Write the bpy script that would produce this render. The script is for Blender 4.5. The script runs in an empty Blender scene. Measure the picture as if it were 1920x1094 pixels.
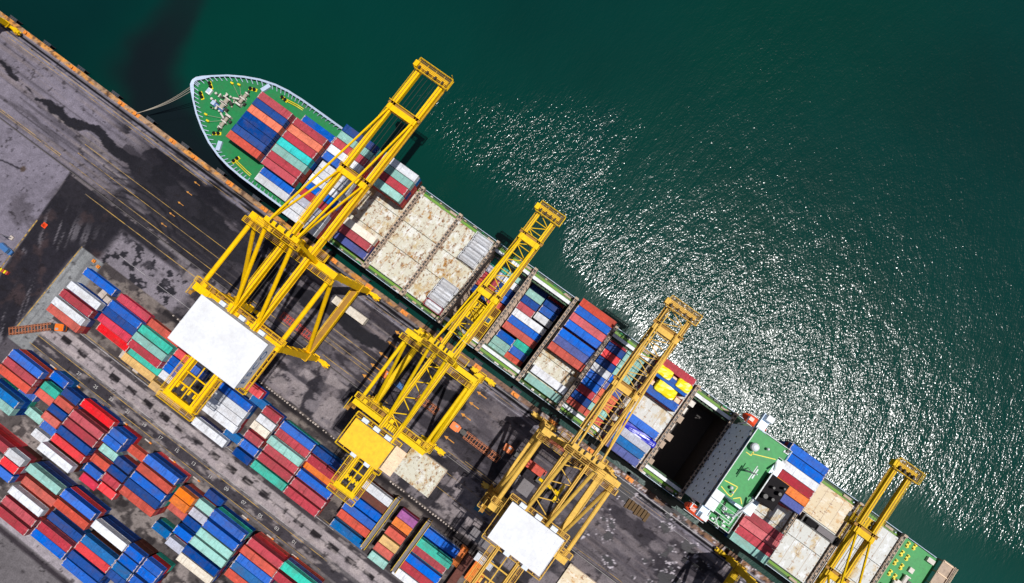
# Container terminal seen from a drone: ship, four quay cranes, yard stacks, quay and sea.
# World: x runs along the quay edge (towards the ship's stern), y points out to sea, z up, metres.
import bpy, math, random
import numpy as np
from mathutils import Vector, Matrix
random.seed(11)
scene = bpy.context.scene
COL = scene.collection
R_ = math.radians

# ------------------------------------------------------------------ mesh helper
class MB:
    def __init__(self):
        self.v = []; self.f = []; self.mi = []
    def quad_faces(self, base, faces, mi):
        for f in faces:
            self.f.append([base + i for i in f]); self.mi.append(mi)
    def box(self, x0, x1, y0, y1, z0, z1, mi=0, top=None):
        b = len(self.v)
        self.v += [(x0,y0,z0),(x1,y0,z0),(x1,y1,z0),(x0,y1,z0),(x0,y0,z1),(x1,y0,z1),(x1,y1,z1),(x0,y1,z1)]
        self.quad_faces(b, [(0,3,2,1),(0,1,5,4),(1,2,6,5),(2,3,7,6),(3,0,4,7)], mi)
        self.quad_faces(b, [(4,5,6,7)], mi if top is None else top)
        return self
    def cbox(self, cx, cy, z0, sx, sy, sz, mi=0, top=None):
        return self.box(cx-sx/2, cx+sx/2, cy-sy/2, cy+sy/2, z0, z0+sz, mi, top)
    def beam(self, p0, p1, w, h, mi=0, w1=None, h1=None):
        p0 = Vector(p0); p1 = Vector(p1); d = (p1-p0).normalized()
        up = Vector((0,0,1)) if abs(d.z) < .95 else Vector((0,1,0))
        s = d.cross(up).normalized(); u = s.cross(d).normalized()
        w1 = w if w1 is None else w1; h1 = h if h1 is None else h1
        b = len(self.v)
        for p, ww, hh in ((p0, w, h), (p1, w1, h1)):
            for a, c in ((-1,-1),(1,-1),(1,1),(-1,1)):
                q = p + s*(a*ww/2) + u*(c*hh/2); self.v.append(tuple(q))
        self.quad_faces(b, [(3,2,1,0),(4,5,6,7),(0,1,5,4),(1,2,6,5),(2,3,7,6),(3,0,4,7)], mi)
        return self
    def tube(self, p0, p1, r, n=8, mi=0, r1=None, caps=True):
        p0 = Vector(p0); p1 = Vector(p1); d = (p1-p0).normalized()
        up = Vector((0,0,1)) if abs(d.z) < .95 else Vector((0,1,0))
        s = d.cross(up).normalized(); u = s.cross(d).normalized()
        r1 = r if r1 is None else r1
        b = len(self.v)
        for p, rr in ((p0, r), (p1, r1)):
            for i in range(n):
                a = 2*math.pi*i/n; self.v.append(tuple(p + s*(rr*math.cos(a)) + u*(rr*math.sin(a))))
        for i in range(n):
            j = (i+1) % n
            self.f.append([b+i, b+j, b+n+j, b+n+i]); self.mi.append(mi)
        if caps:
            self.f.append([b+n-1-i for i in range(n)]); self.mi.append(mi)
            self.f.append([b+n+i for i in range(n)]); self.mi.append(mi)
        return self
    def prism(self, pts, z0, z1, mi=0, top=None):
        n = len(pts); b = len(self.v)
        self.v += [(p[0],p[1],z0) for p in pts] + [(p[0],p[1],z1) for p in pts]
        for i in range(n):
            j = (i+1) % n
            self.f.append([b+i,b+j,b+n+j,b+n+i]); self.mi.append(mi)
        self.f.append([b+n-1-i for i in range(n)]); self.mi.append(mi)
        self.f.append([b+n+i for i in range(n)]); self.mi.append(mi if top is None else top)
        return self
    def lathe(self, prof, cx, cy, n=14, mi=0, axis='z', z=0.0):
        # prof: list of (r, t); axis z: t is height; axis x: t along x
        b = len(self.v); m = len(prof)
        for r, t in prof:
            for i in range(n):
                a = 2*math.pi*i/n; c, s = r*math.cos(a), r*math.sin(a)
                if axis == 'z': self.v.append((cx+c, cy+s, z+t))
                elif axis == 'x': self.v.append((cx+t, cy+c, z+s))
                else: self.v.append((cx+c, cy+t, z+s))
        for k in range(m-1):
            for i in range(n):
                j = (i+1) % n
                self.f.append([b+k*n+i, b+k*n+j, b+(k+1)*n+j, b+(k+1)*n+i]); self.mi.append(mi)
        self.f.append([b+n-1-i for i in range(n)]); self.mi.append(mi)
        self.f.append([b+(m-1)*n+i for i in range(n)]); self.mi.append(mi)
        return self
    def rails(self, pts, z, h=1.1, step=1.6, mi=0, r=.05, closed=False):
        # handrail with posts along a polyline (x,y) at floor height z
        P = list(pts) + ([pts[0]] if closed else [])
        for (x0,y0),(x1,y1) in zip(P, P[1:]):
            L = math.hypot(x1-x0, y1-y0); n = max(1, int(L/step))
            for hh in (h, h*.55):
                self.beam((x0,y0,z+hh),(x1,y1,z+hh), r*1.6, r*1.6, mi)
            for k in range(n+1):
                t = k/n; x = x0+(x1-x0)*t; y = y0+(y1-y0)*t
                self.box(x-r*.8,x+r*.8,y-r*.8,y+r*.8,z,z+h,mi)
        return self
    def mesh(self, name, mats, off=(0,0,0)):
        me = bpy.data.meshes.new(name)
        ox, oy, oz = off
        me.from_pydata([(a-ox,b-oy,c-oz) for a,b,c in self.v], [], self.f)
        for m in mats: me.materials.append(m)
        if any(self.mi): me.polygons.foreach_set('material_index', self.mi)
        me.update(); return me
    def build(self, name, mats, parent=None):
        if not isinstance(mats, (list,tuple)): mats = [mats]
        off = (0,0,0)
        if parent is not None: off = world_loc(parent)
        o = bpy.data.objects.new(name, self.mesh(name, mats, off)); COL.objects.link(o)
        if parent is not None: o.parent = parent
        return o

def world_loc(o):
    x = y = z = 0.0
    while o is not None:
        x += o.location[0]; y += o.location[1]; z += o.location[2]; o = o.parent
    return (x,y,z)
def tag(o, label=None, cat=None, group=None, kind=None):
    if label: o['label'] = label
    if cat: o['category'] = cat
    if group: o['group'] = group
    if kind: o['kind'] = kind
    return o
def empty(name, loc, label, cat, group=None):
    o = bpy.data.objects.new(name, None); COL.objects.link(o)
    o.location = loc; o.empty_display_size = .5
    return tag(o, label, cat, group)
def structure(o): o['kind'] = 'structure'; return o
def dup(root, loc, rz=None, label=None):
    r = root.copy(); COL.objects.link(r); r.location = loc
    if rz is not None: r.rotation_euler = (0,0,rz)
    if label: r['label'] = label
    for ch in list(root.children):
        c = ch.copy(); COL.objects.link(c); c.parent = r
        for g in list(ch.children):
            d = g.copy(); COL.objects.link(d); d.parent = c
    return r

# ------------------------------------------------------------------ materials
def lin(c):
    return tuple(((v/255)/12.92 if v/255 <= .04045 else ((v/255+.055)/1.055)**2.4) for v in c)
def newmat(name):
    m = bpy.data.materials.new(name); m.use_nodes = True
    nt = m.node_tree; b = nt.nodes['Principled BSDF']
    return m, nt, b
def paint(name, rgb, k=.8, rough=.5, dirt=.35, dirtcol=(.10,.07,.05), var=.0, scale=.35, streak=(1,1,1), spec=.4, metal=0.0, fine=.12):
    """Painted metal: sRGB tone rgb seen in sun -> albedo; blotchy grime, chalky fading, per-object variation."""
    base = tuple(x*k for x in lin(rgb))
    m, nt, b = newmat(name)
    N = nt.nodes; L = nt.links
    tc = N.new('ShaderNodeTexCoord'); oi = N.new('ShaderNodeObjectInfo')
    add = N.new('ShaderNodeVectorMath'); add.operation = 'MULTIPLY_ADD'
    L.new(oi.outputs['Random'], add.inputs[0]); add.inputs[1].default_value = (91,57,33); L.new(tc.outputs['Object'], add.inputs[2])
    mp = N.new('ShaderNodeMapping'); mp.inputs['Scale'].default_value = streak; L.new(add.outputs[0], mp.inputs['Vector'])
    n1 = N.new('ShaderNodeTexNoise'); n1.inputs['Scale'].default_value = scale; n1.inputs['Detail'].default_value = 8; n1.inputs['Roughness'].default_value = .68
    L.new(mp.outputs[0], n1.inputs['Vector'])
    r1 = N.new('ShaderNodeMapRange'); r1.inputs[1].default_value = .47; r1.inputs[2].default_value = .78; r1.inputs[3].default_value = 0; r1.inputs[4].default_value = dirt
    L.new(n1.outputs['Fac'], r1.inputs[0])
    n2 = N.new('ShaderNodeTexNoise'); n2.inputs['Scale'].default_value = scale*7; n2.inputs['Detail'].default_value = 5
    L.new(mp.outputs[0], n2.inputs['Vector'])
    r2 = N.new('ShaderNodeMapRange'); r2.inputs[1].default_value = .3; r2.inputs[2].default_value = .7; r2.inputs[3].default_value = 1-fine; r2.inputs[4].default_value = 1+fine
    L.new(n2.outputs['Fac'], r2.inputs[0])
    hs = N.new('ShaderNodeHueSaturation'); hs.inputs['Color'].default_value = (*base,1)
    rv = N.new('ShaderNodeMapRange'); rv.inputs[3].default_value = 1-var; rv.inputs[4].default_value = 1+var*.6
    L.new(oi.outputs['Random'], rv.inputs[0])
    mul = N.new('ShaderNodeMath'); mul.operation = 'MULTIPLY'; L.new(rv.outputs[0], mul.inputs[0]); L.new(r2.outputs[0], mul.inputs[1])
    L.new(mul.outputs[0], hs.inputs['Value'])
    if name.startswith('container_'):
        wn = N.new('ShaderNodeTexWhiteNoise'); wn.noise_dimensions = '1D'; L.new(oi.outputs['Random'], wn.inputs['W'])
        rs_ = N.new('ShaderNodeMapRange'); rs_.inputs[3].default_value = .90; rs_.inputs[4].default_value = 1.03; L.new(wn.outputs['Value'], rs_.inputs[0]); L.new(rs_.outputs[0], hs.inputs['Saturation'])
    mix = N.new('ShaderNodeMixRGB'); mix.inputs[2].default_value = (*dirtcol,1)
    L.new(r1.outputs[0], mix.inputs[0]); L.new(hs.outputs[0], mix.inputs[1])
    if name.startswith('container_'):
        # rain streaks and rubbed bands across the roof, and pale scuffs
        for st, th, amt, colr, off in (((1.5,.16,.3),.54,.55,tuple(c*.35 for c in base),7), ((.5,.9,.3),.57,.55,tuple(min(.8,c*1.45+.018) for c in base),19), ((2.6,2.6,2.6),.67,.7,(.13,.06,.03),31)):
            mp2 = N.new('ShaderNodeMapping'); mp2.inputs['Scale'].default_value = st; mp2.inputs['Location'].default_value = (off,off*.7,0); L.new(add.outputs[0], mp2.inputs['Vector'])
            n3 = N.new('ShaderNodeTexNoise'); n3.inputs['Scale'].default_value = 1.0; n3.inputs['Detail'].default_value = 6; n3.inputs['Roughness'].default_value = .65; L.new(mp2.outputs[0], n3.inputs['Vector'])
            r3 = N.new('ShaderNodeMapRange'); r3.inputs[1].default_value = th; r3.inputs[2].default_value = th+.12; r3.inputs[4].default_value = amt; L.new(n3.outputs['Fac'], r3.inputs[0])
            m3 = N.new('ShaderNodeMixRGB'); m3.inputs[2].default_value = (*colr,1); L.new(r3.outputs[0], m3.inputs[0]); L.new(mix.outputs[0], m3.inputs[1]); mix = m3
    L.new(mix.outputs[0], b.inputs['Base Color'])
    b.inputs['Roughness'].default_value = rough; b.inputs['Specular IOR Level'].default_value = spec; b.inputs['Metallic'].default_value = metal
    return m
def flat(name, rgb, k=.8, rough=.6, spec=.3):
    m, nt, b = newmat(name)
    b.inputs['Base Color'].default_value = (*[x*k for x in lin(rgb)],1); b.inputs['Roughness'].default_value = rough; b.inputs['Specular IOR Level'].default_value = spec
    return m
def mix_noise(name, cols, scales, th, rough=.8, stretch=(1,1,1), soft=.12, spec=.2):
    """base colour plus layers (colour, noise scale, threshold) in object space"""
    m, nt, b = newmat(name); N = nt.nodes; L = nt.links
    tc = N.new('ShaderNodeTexCoord'); mp = N.new('ShaderNodeMapping'); mp.inputs['Scale'].default_value = stretch
    oi = N.new('ShaderNodeObjectInfo'); add = N.new('ShaderNodeVectorMath'); add.operation = 'MULTIPLY_ADD'
    L.new(oi.outputs['Random'], add.inputs[0]); add.inputs[1].default_value = (71,43,29); L.new(tc.outputs['Object'], add.inputs[2])
    L.new(add.outputs[0], mp.inputs['Vector'])
    cur = None
    rgb = N.new('ShaderNodeRGB'); rgb.outputs[0].default_value = (*cols[0],1); cur = rgb.outputs[0]
    for i,(c,s,t) in enumerate(zip(cols[1:], scales, th)):
        n = N.new('ShaderNodeTexNoise'); n.inputs['Scale'].default_value = s; n.inputs['Detail'].default_value = 9; n.inputs['Roughness'].default_value = .7
        off = N.new('ShaderNodeVectorMath'); off.inputs[1].default_value = (13.1*i,7.7*i,3.3*i); L.new(mp.outputs[0], off.inputs[0]); L.new(off.outputs[0], n.inputs['Vector'])
        r = N.new('ShaderNodeMapRange'); r.inputs[1].default_value = t; r.inputs[2].default_value = t+soft; L.new(n.outputs['Fac'], r.inputs[0])
        mx = N.new('ShaderNodeMixRGB'); mx.inputs[2].default_value = (*c,1); L.new(r.outputs[0], mx.inputs[0]); L.new(cur, mx.inputs[1]); cur = mx.outputs[0]
    L.new(cur, b.inputs['Base Color']); b.inputs['Roughness'].default_value = rough; b.inputs['Specular IOR Level'].default_value = spec
    return m

PAL = {'B':('bright blue',(0,100,206)), 'DB':('dark blue',(0,70,150)), 'LB':('steel blue',(10,112,185)), 'R':('maroon',(188,66,78)),
       'RR':('bright red',(248,52,60)), 'CR':('crimson',(212,58,84)), 'S':('brick orange',(216,92,76)), 'SO':('pale orange',(238,118,82)),
       'O':('vivid orange',(255,128,18)), 'T':('turquoise',(62,196,172)), 'CT':('cyan',(0,200,196)), 'LT':('pale green',(152,204,194)),
       'W':('white',(228,230,236)), 'G':('light grey',(196,198,214)), 'C':('cream',(242,230,212)), 'Y':('sandy yellow',(236,188,112)),
       'P':('purple',(170,92,160)), 'N':('rusty brown',(112,64,54)), 'PB':('dusty violet blue',(88,98,160)), 'PK':('pink',(232,118,124))}
CM = {}
for k_, (nm_, rgb_) in PAL.items():
    pale = k_ in 'W G C LT'.split()
    CM[k_] = paint('container_'+nm_.replace(' ','_'), rgb_, .77, .7, .62 if not pale else .5, (.09,.055,.04) if not pale else (.22,.15,.09), .22, .22, (1,1.6,1), .05, 0, .12)
M = {}
M['casting'] = paint('corner_steel', (205,186,182), .75, .6, .5)
M['galv'] = paint('door_bars', (165,165,168), .8, .4, .3)
M['crane_bright'] = paint('crane_yellow_bright', (252,198,4), .84, .5, .34, (.22,.11,.012), 0, .25, (1,1,1), .1, 0, .12)
M['crane_mid'] = paint('crane_yellow_mid', (246,202,10), .80, .5, .36, (.2,.11,.02), 0, .25, (1,1,1), .1)
M['crane_pale'] = paint('crane_yellow_faded', (232,186,84), .8, .55, .45, (.2,.12,.05), 0, .25, (1,1,1), .1)
M['crane_lemon'] = paint('crane_yellow_lemon', (232,188,12), .78, .5, .36, (.18,.1,.02), 0, .25, (1,1,1), .1)
M['dark_steel'] = paint('dark_steel', (52,48,46), .8, .5, .3)
M['grate'] = paint('rusty_grating', (168,120,36), .8, .7, .6, (.12,.06,.02))
M['rope'] = flat('steel_rope', (70,66,60))
M['hemp'] = flat('mooring_line', (176,166,150), .8, .9)
M['rubber'] = flat('tyre_rubber', (28,28,30), 1, .85)
M['glass'] = flat('cab_glass', (58,84,110), .8, .08, .6)
M['roof_white'] = paint('white_roof', (246,247,250), .70, .8, .34, (.35,.33,.32), 0, .18, (1,1,1), .04, 0, .05)
M['roof_yellow'] = paint('yellow_roof', (255,196,0), .78, .6, .2, (.35,.2,.02), 0, .15)
M['wall_white'] = paint('white_wall', (218,226,238), .8, .5, .2, (.3,.28,.25), 0, .2)
M['blue_letter'] = flat('blue_letter', (58,96,150))
M['ship_hull'] = paint('hull_dark', (30,36,46), .8, .4, .3, (.10,.05,.03), 0, .1)
M['ship_white'] = paint('ship_white', (226,230,232), .82, .6, .5, (.25,.14,.07), 0, .35)
M['ship_rim'] = paint('bulwark_pale_blue', (184,200,222), .84, .45, .22, (.2,.16,.13), 0, .3)
M['deck_dull'] = paint('side_deck', (58,92,62), .75, .7, .8, (.09,.06,.045), 0, .5)
M['ship_green'] = paint('deck_green', (8,128,66), .78, .7, .5, (.05,.09,.05), 0, .2)
M['ship_lime'] = paint('walkway_lime', (112,160,44), .74, .7, .85, (.16,.17,.12), 0, .5)
M['ship_green2'] = paint('roof_green', (58,152,80), .8, .6, .35, (.06,.12,.07), 0, .15)
M['ship_yellow'] = paint('deck_yellow', (238,214,20), .8, .5, .3)
M['ship_skylit'] = paint('house_white_skylit', (222,238,255), .96, .6, .2, (.3,.3,.36), 0, .2)  # white paint; blue skylight on the shaded front is put into the colour
M['ship_machine'] = paint('winch_cream', (214,206,196), .8, .5, .5, (.12,.06,.04), 0, .6)
M['ship_brown'] = paint('bridge_steel', (178,156,136), .88, .7, .55, (.08,.05,.035), 0, .5)
M['hold_dark'] = paint('hold_steel_shaded', (60,54,52), .7, .7, .5, (.05,.035,.03), 0, .3)  # steel darkened: the deep hold's shade is put into the colour
M['black'] = paint('funnel_black', (30,27,30), .6, .7, .3, (.03,.02,.02), 0, .4, (1,1,1), .1)
M['lifeboat'] = paint('lifeboat_orange', (240,80,34), .8, .35, .15)
M['hatch'] = mix_noise('rusty_hatch', [(.52,.50,.41),(.44,.33,.17),(.62,.62,.58),(.33,.16,.04),(.18,.075,.025),(.05,.03,.015)], [.16,.40,.42,1.0,1.6], [.53,.515,.545,.54,.615], .8, (1.0,.7,1), .09, .08)
M['hatch_pale'] = mix_noise('worn_hatch', [(.53,.53,.50),(.48,.38,.24),(.64,.65,.65),(.24,.14,.08),(.05,.035,.03)], [.3,.5,.9,1.6], [.53,.53,.58,.64], .8, (1,.6,1), .09, .08)
M['hatch_tan'] = mix_noise('sandy_hatch', [(.60,.50,.35),(.50,.29,.12),(.68,.62,.52),(.24,.11,.05),(.06,.035,.02)], [.35,.5,.9,1.6], [.55,.53,.57,.64], .8, (.6,1,1), .09, .08)
M['tarp_yellow'] = paint('yellow_tarpaulin', (250,226,0), .8, .35, .12, (.3,.22,.0), 0, .5)
M['tarp_blue'] = paint('blue_tarpaulin', (6,26,176), .85, .25, .2, (.0,.01,.12), 0, .6)
M['rust_rack'] = paint('flat_rack_rust', (172,96,82), .8, .7, .4)
M['crate'] = paint('pale_crate', (244,214,180), .8, .7, .3)
M['truck_orange'] = paint('truck_orange', (242,120,24), .8, .4, .35, (.12,.05,.02), 0, .6)
M['chassis'] = paint('chassis_rust', (168,98,62), .8, .7, .45, (.06,.04,.03), 0, .6)
M['chassis_red'] = paint('chassis_red', (186,70,58), .8, .6, .45)
M['concrete'] = paint('concrete_block', (196,182,172), .8, .85, .4)
M['fender_pad'] = paint('fender_pad', (60,64,72), .8, .8, .4)
M['bollard'] = paint('bollard_orange', (236,140,40), .8, .6, .5, (.08,.04,.03), 0, .8)
M['blue_car'] = paint('vehicle_blue', (72,116,170), .8, .25, .1)
M['grey_box'] = paint('grey_panel', (120,114,116), .8, .7, .35, (.06,.05,.05), 0, .4)
M['teal_panel'] = paint('teal_panel', (30,104,134), .8, .6, .4)
M['timber'] = paint('brown_steel', (98,74,42), .8, .8, .5)
M['lane_yellow'] = mix_noise('worn_yellow_line', [(.42,.26,.06),(.09,.075,.065)], [.8], [.43], .9, (.3,1,1), .18)
M['lane_white'] = mix_noise('worn_white_line', [(.36,.34,.34),(.11,.10,.10)], [.9], [.44], .85, (.35,1,1), .2)
M['lane_orange'] = mix_noise('worn_orange_arrow', [(.55,.24,.04),(.08,.065,.06)], [.9], [.50], .85, (1,1,1), .2)
M['rail'] = flat('crane_rail', (96,90,88), .8, .4, .5)
M['number'] = flat('number_paint', (186,182,178), .8, .85)
M['quay_face'] = paint('quay_wall', (92,86,80), .7, .85, .6, (.03,.03,.03), 0, .2)
# ------------------------------------------------------------------ ground (one sheet, albedo painted per vertex: stains, patches, tyre marks, puddle glint)
def hsh(ix, iy, seed):
    n = (ix*374761393 + iy*668265263 + seed*1442695041) & 0xffffffff
    n = ((n ^ (n >> 13))*1274126177) & 0xffffffff
    return ((n ^ (n >> 16)) & 0xffff)/65535.0
def vn(x, y, seed=0):
    ix = np.floor(x).astype(np.int64); iy = np.floor(y).astype(np.int64); fx = x-ix; fy = y-iy
    fx = fx*fx*(3-2*fx); fy = fy*fy*(3-2*fy)
    a = hsh(ix,iy,seed); b = hsh(ix+1,iy,seed); c = hsh(ix,iy+1,seed); d = hsh(ix+1,iy+1,seed)
    return (a*(1-fx)+b*fx)*(1-fy)+(c*(1-fx)+d*fx)*fy
def fbm(x, y, seed=0, o=4):
    s = 0; a = .5; t = 0
    for i in range(o):
        s = s + a*vn(x*2**i, y*2**i, seed+i*17); t += a; a *= .55
    return s/t
def sst(a, b, v):
    t = np.clip((v-a)/(b-a),0,1); return t*t*(3-2*t)
def seg_dist(X, Y, pts):
    D = np.full(X.shape, 1e9)
    for (x0,y0),(x1,y1) in zip(pts, pts[1:]):
        dx, dy = x1-x0, y1-y0; l2 = dx*dx+dy*dy
        t = np.clip(((X-x0)*dx+(Y-y0)*dy)/l2,0,1)
        D = np.minimum(D, np.hypot(X-(x0+t*dx), Y-(y0+t*dy)))
    return D
def axis(fine0, fine1, step, lo, hi):
    a = list(np.arange(fine0, fine1+.01, step)); s = step; v = fine1
    while v < hi: s *= 1.35; v += s; a.append(v)
    s = step; v = fine0
    while v > lo: s *= 1.35; v -= s; a.insert(0, v)
    return np.array(a)
def sheet(name, xs, ys, z, colf, mat, hole=None):
    X, Y = np.meshgrid(xs, ys); nx, ny = len(xs), len(ys)
    co = np.stack([X.ravel(), Y.ravel(), np.full(X.size, z)],1).astype(np.float32)
    me = bpy.data.meshes.new(name)
    i = np.arange((nx-1)*(ny-1)); r = i//(nx-1); c = i%(nx-1); b = r*nx+c
    quads = np.stack([b,b+1,b+nx+1,b+nx],1).astype(np.int32)
    if hole:
        cx = (X.ravel()[b]+X.ravel()[b+nx+1])/2; cy = (Y.ravel()[b]+Y.ravel()[b+nx+1])/2
        quads = quads[~((cx>hole[0])&(cx<hole[1])&(cy>hole[2])&(cy<hole[3]))]
    me.vertices.add(len(co)); me.vertices.foreach_set('co', co.ravel())
    me.loops.add(quads.size); me.loops.foreach_set('vertex_index', quads.ravel())
    me.polygons.add(len(quads)); me.polygons.foreach_set('loop_start', np.arange(0,quads.size,4,dtype=np.int32))
    me.update(calc_edges=True)
    at = me.attributes.new('Tone','FLOAT_COLOR','POINT')
    at.data.foreach_set('color', colf(X.ravel(), Y.ravel()).astype(np.float32).ravel())
    me.materials.append(mat)
    o = bpy.data.objects.new(name, me); COL.objects.link(o); structure(o)
    return o
def mixc(C, m, col, amt=1.0):
    m = (m*amt)[:,None]; return C*(1-m)+np.array(col)[None,:]*m

def ground_tone(X, Y):
    wx = X + 3*(vn(X*.15,Y*.15,5)-.5); wy = Y + 2.2*(vn(X*.2,Y*.2,6)-.5)
    lo = fbm(X*.035, Y*.09, 1, 5); mid = fbm(X*.16, Y*.35, 2, 5); hi = fbm(X*.9, Y*.9, 3, 3); streak = fbm(X*.03, Y*1.1, 4, 4)
    ASPH = (.085,.080,.088); DARK = (.016,.016,.021); GREY = (.165,.155,.165); LAV = (.150,.143,.165); PALE = (.27,.25,.245)
    C = np.tile(np.array(ASPH), (X.size,1))
    # ---- apron lanes
    ap = (Y > -29.2)
    left = sst(-128,-168,X)
    C = mixc(C, ap*left, LAV, .85)
    C = mixc(C, ap*sst(.42,.62,mid)*(1-left), (.13,.122,.128), .8)
    C = mixc(C, ap*sst(.52,.70,streak), (.05,.047,.052), .55)
    C = mixc(C, ap*sst(.55,.75,fbm(X*.025+9,Y*.9,14,3)), (.15,.135,.135), .6)
    C = mixc(C, ap*sst(.57,.61,fbm(X*.06,Y*.16,21,5))*(X>-150), (.032,.030,.036), .75)
    for k in range(26):
        y0 = -7-21.5*hsh(np.array(k),np.array(3),5); x0 = -200+235*hsh(np.array(k),np.array(4),6); ln_ = 18+45*hsh(np.array(k),np.array(5),7)
        dd = np.abs(Y-y0-.012*(X-x0)*np.sin(k*1.7)); C = mixc(C, sst(.35,.12,np.abs(dd-.9))*sst(0,4,X-x0)*sst(0,9,x0+ln_-X)*sst(.3,.5,fbm(X*.2,Y*.5,130+k,3)), (.03,.028,.03) if k % 3 else (.19,.175,.165), .6)
    # tar band down the middle of the apron, with ragged sides
    tar = [(-206,-14.5),(-199.6,-15),(-192.9,-15.5),(-183.2,-16.8),(-174.4,-17),(-165.3,-15),(-155.7,-14.8),(-146.5,-14.8),(-132.3,-15.5),(-126.6,-14.6),(-114,-16),(-99,-17.6),(-80,-17),(-60,-15.5),(-40,-14.5),(-10,-14.8)]
    d = seg_dist(wx, wy, tar); wid = .5 + 1.1*sst(-185,-175,X) + 2.3*sst(-150,-138,X) - 1.6*sst(-95,-80,X) - .9*sst(-60,-30,X)
    wid = wid + 3.4*(fbm(X*.22,Y*.25,31,4)-.5)
    C = mixc(C, sst(.14,-.14,d-wid), DARK, .95)
    # spreading dark zone near the quay edge and black rubber arcs
    C = mixc(C, sst(.385,.425,fbm(X*.11,Y*.18,23,5))*sst(-162,-150,X)*sst(-80,-100,X)*sst(-13.5,-10,Y)*ap, DARK, .92)
    C = mixc(C, sst(.455,.50,fbm(X*.09,Y*.2,26,5))*sst(-150,-138,X)*sst(-60,-100,X)*ap, (.028,.027,.033), .8)
    for k in range(9):
        cx0, cy0, rad = -132, -44+k*.4, 17+k*1.7
        dd = np.abs(np.hypot(X-cx0, (Y-cy0)*1.1)-rad)
        C = mixc(C, sst(.55,.1,dd)*(X<-118)*(X>-146)*(Y<-16)*(Y>-31)*sst(.35,.6,fbm(X*.25,Y*.25,40+k,3)), DARK, .7)
    # ---- cope and rail strip
    cope = sst(-2.75,-2.55,Y+.25*(vn(X*.6,Y*.6,8)-.5))
    C = mixc(C, cope, (.235,.175,.12)); C = mixc(C, cope*sst(.52,.66,fbm(X*.35,Y*.8,9,4)), (.36,.20,.06), .85); C = mixc(C, cope*sst(.58,.68,fbm(X*.7,Y*.9,10,4)), (.09,.06,.045), .8)
    C = mixc(C, cope*sst(-60,-20,X), (.13,.095,.08), .75)
    jx = sst(-10,25,X)*(Y>-5.5); C = mixc(C, jx*sst(.56,.66,fbm(X*.8,Y*1.0,12,4)), (.34,.33,.34), .9); C = mixc(C, jx*sst(.55,.65,fbm(X*.7,Y*.9,13,4)), (.02,.018,.02), .9)
    st = (Y<=-2.75)*(Y>-6.4)
    C = mixc(C, st*sst(.35,.6,fbm(X*.12,Y*1.2,11,4)), (.15,.145,.165), .9)
    C = mixc(C, sst(.42,.25,np.abs(Y+3.75)), (.012,.012,.014)); C = mixc(C, sst(.22,.08,np.abs(Y+4.7))*sst(.3,.5,mid), (.02,.02,.022))
    # ---- land rail joint and the strip behind it
    C = mixc(C, sst(.30,.12,np.abs(Y+29.25)), (.03,.028,.028))
    back = (Y<=-29.4)*(Y>-45.2)
    # rectangular paving panels of different age
    px = np.floor((X+.4)/13.4).astype(np.int64); py = np.floor((Y+.2)/7.6).astype(np.int64); pr = hsh(px,py,77)
    C = mixc(C, back*np.ones_like(X), (.060,.057,.063))
    C = mixc(C, back*sst(.52,.56,pr), (.145,.137,.143), .85)
    C = mixc(C, back*sst(.47,.60,fbm(X*.13,Y*.16,51,5)), (.165,.152,.155), .65)
    C = mixc(C, back*sst(.53,.565,fbm(X*.17,Y*.2,52,5)), (.026,.025,.03), .85)
    gx = np.abs((X+.4)/13.4-np.round((X+.4)/13.4))*13.4; gy = np.abs((Y+.2)/7.6-np.round((Y+.2)/7.6))*7.6
    C = mixc(C, back*sst(.22,.08,np.minimum(gx,gy)), (.03,.028,.03), .6)
    for (ax0,ax1,ay0,ay1) in [(-67,-52,-44.3,-38.5),(-46,-39,-44,-36.5),(-58,-54.5,-36.5,-33.5),(-1,16,-45,-33),(-51,-43,-33.5,-30.5)]:
        e = np.minimum(np.minimum(wx-ax0,ax1-wx),np.minimum(wy-ay0,ay1-wy)); C = mixc(C, sst(-.3,.3,e)*sst(.30,.45,fbm(X*.3,Y*.3,54,4)), (.185,.172,.172), .9)
    # ---- wet dark junction on the left and the side road running inland
    edge = -158.5 + (Y+31)*-.09
    road = sst(-.3,.3,X-edge)*sst(-139,-141,X)*(Y<-33)
    junc = sst(-.4,.4,X-edge)*sst(-104,-126,X+(Y+33)*1.2+5*(fbm(X*.2,Y*.2,60,4)-.5))*(Y<-30.2)*(Y>-50)
    C = mixc(C, np.maximum(road, junc), (.024,.023,.029), .95)
    C = mixc(C, np.maximum(road,junc)*sst(.58,.68,fbm((X+.35*Y)*.9,Y*.07,61,4))*sst(-36,-46,Y)*sst(.35,.6,fbm(X*.12,Y*.12,67,4)), (.14,.135,.145), .8)
    C = mixc(C, np.maximum(road,junc)*sst(.55,.72,fbm(X*.2,Y*.2,62,4)), (.06,.045,.045), .6)
    C = mixc(C, sst(0,.5,edge-X)*(Y<-29.4), LAV, .95)
    C = mixc(C, sst(0,.5,edge-X)*(Y<-29.4)*sst(.58,.66,fbm(X*.08,Y*.08,63,5)), (.08,.075,.085), .7)
    crack = [(-190,-41),(-183,-40.2),(-176,-38.2),(-172,-37.6)]
    C = mixc(C, sst(.35,.1,seg_dist(wx,wy,crack)), DARK, .9); C = mixc(C, sst(1.3,.9,np.hypot(wx+172,wy+37.5)), (.07,.055,.045), .9)
    C = mixc(C, sst(1.4,.3,seg_dist(wx,wy,[(-176,-52),(-168,-58),(-166,-64)])), DARK, .8)
    conc = sst(-.2,.2,X+139.6)*sst(-129.5,-131,X)*(Y<-46)*(Y>-82)
    C = mixc(C, conc, (.175,.185,.185), .95); C = mixc(C, conc*sst(.5,.7,fbm(X*1.1,Y*.04,64,3)), (.11,.115,.118), .7)
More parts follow.
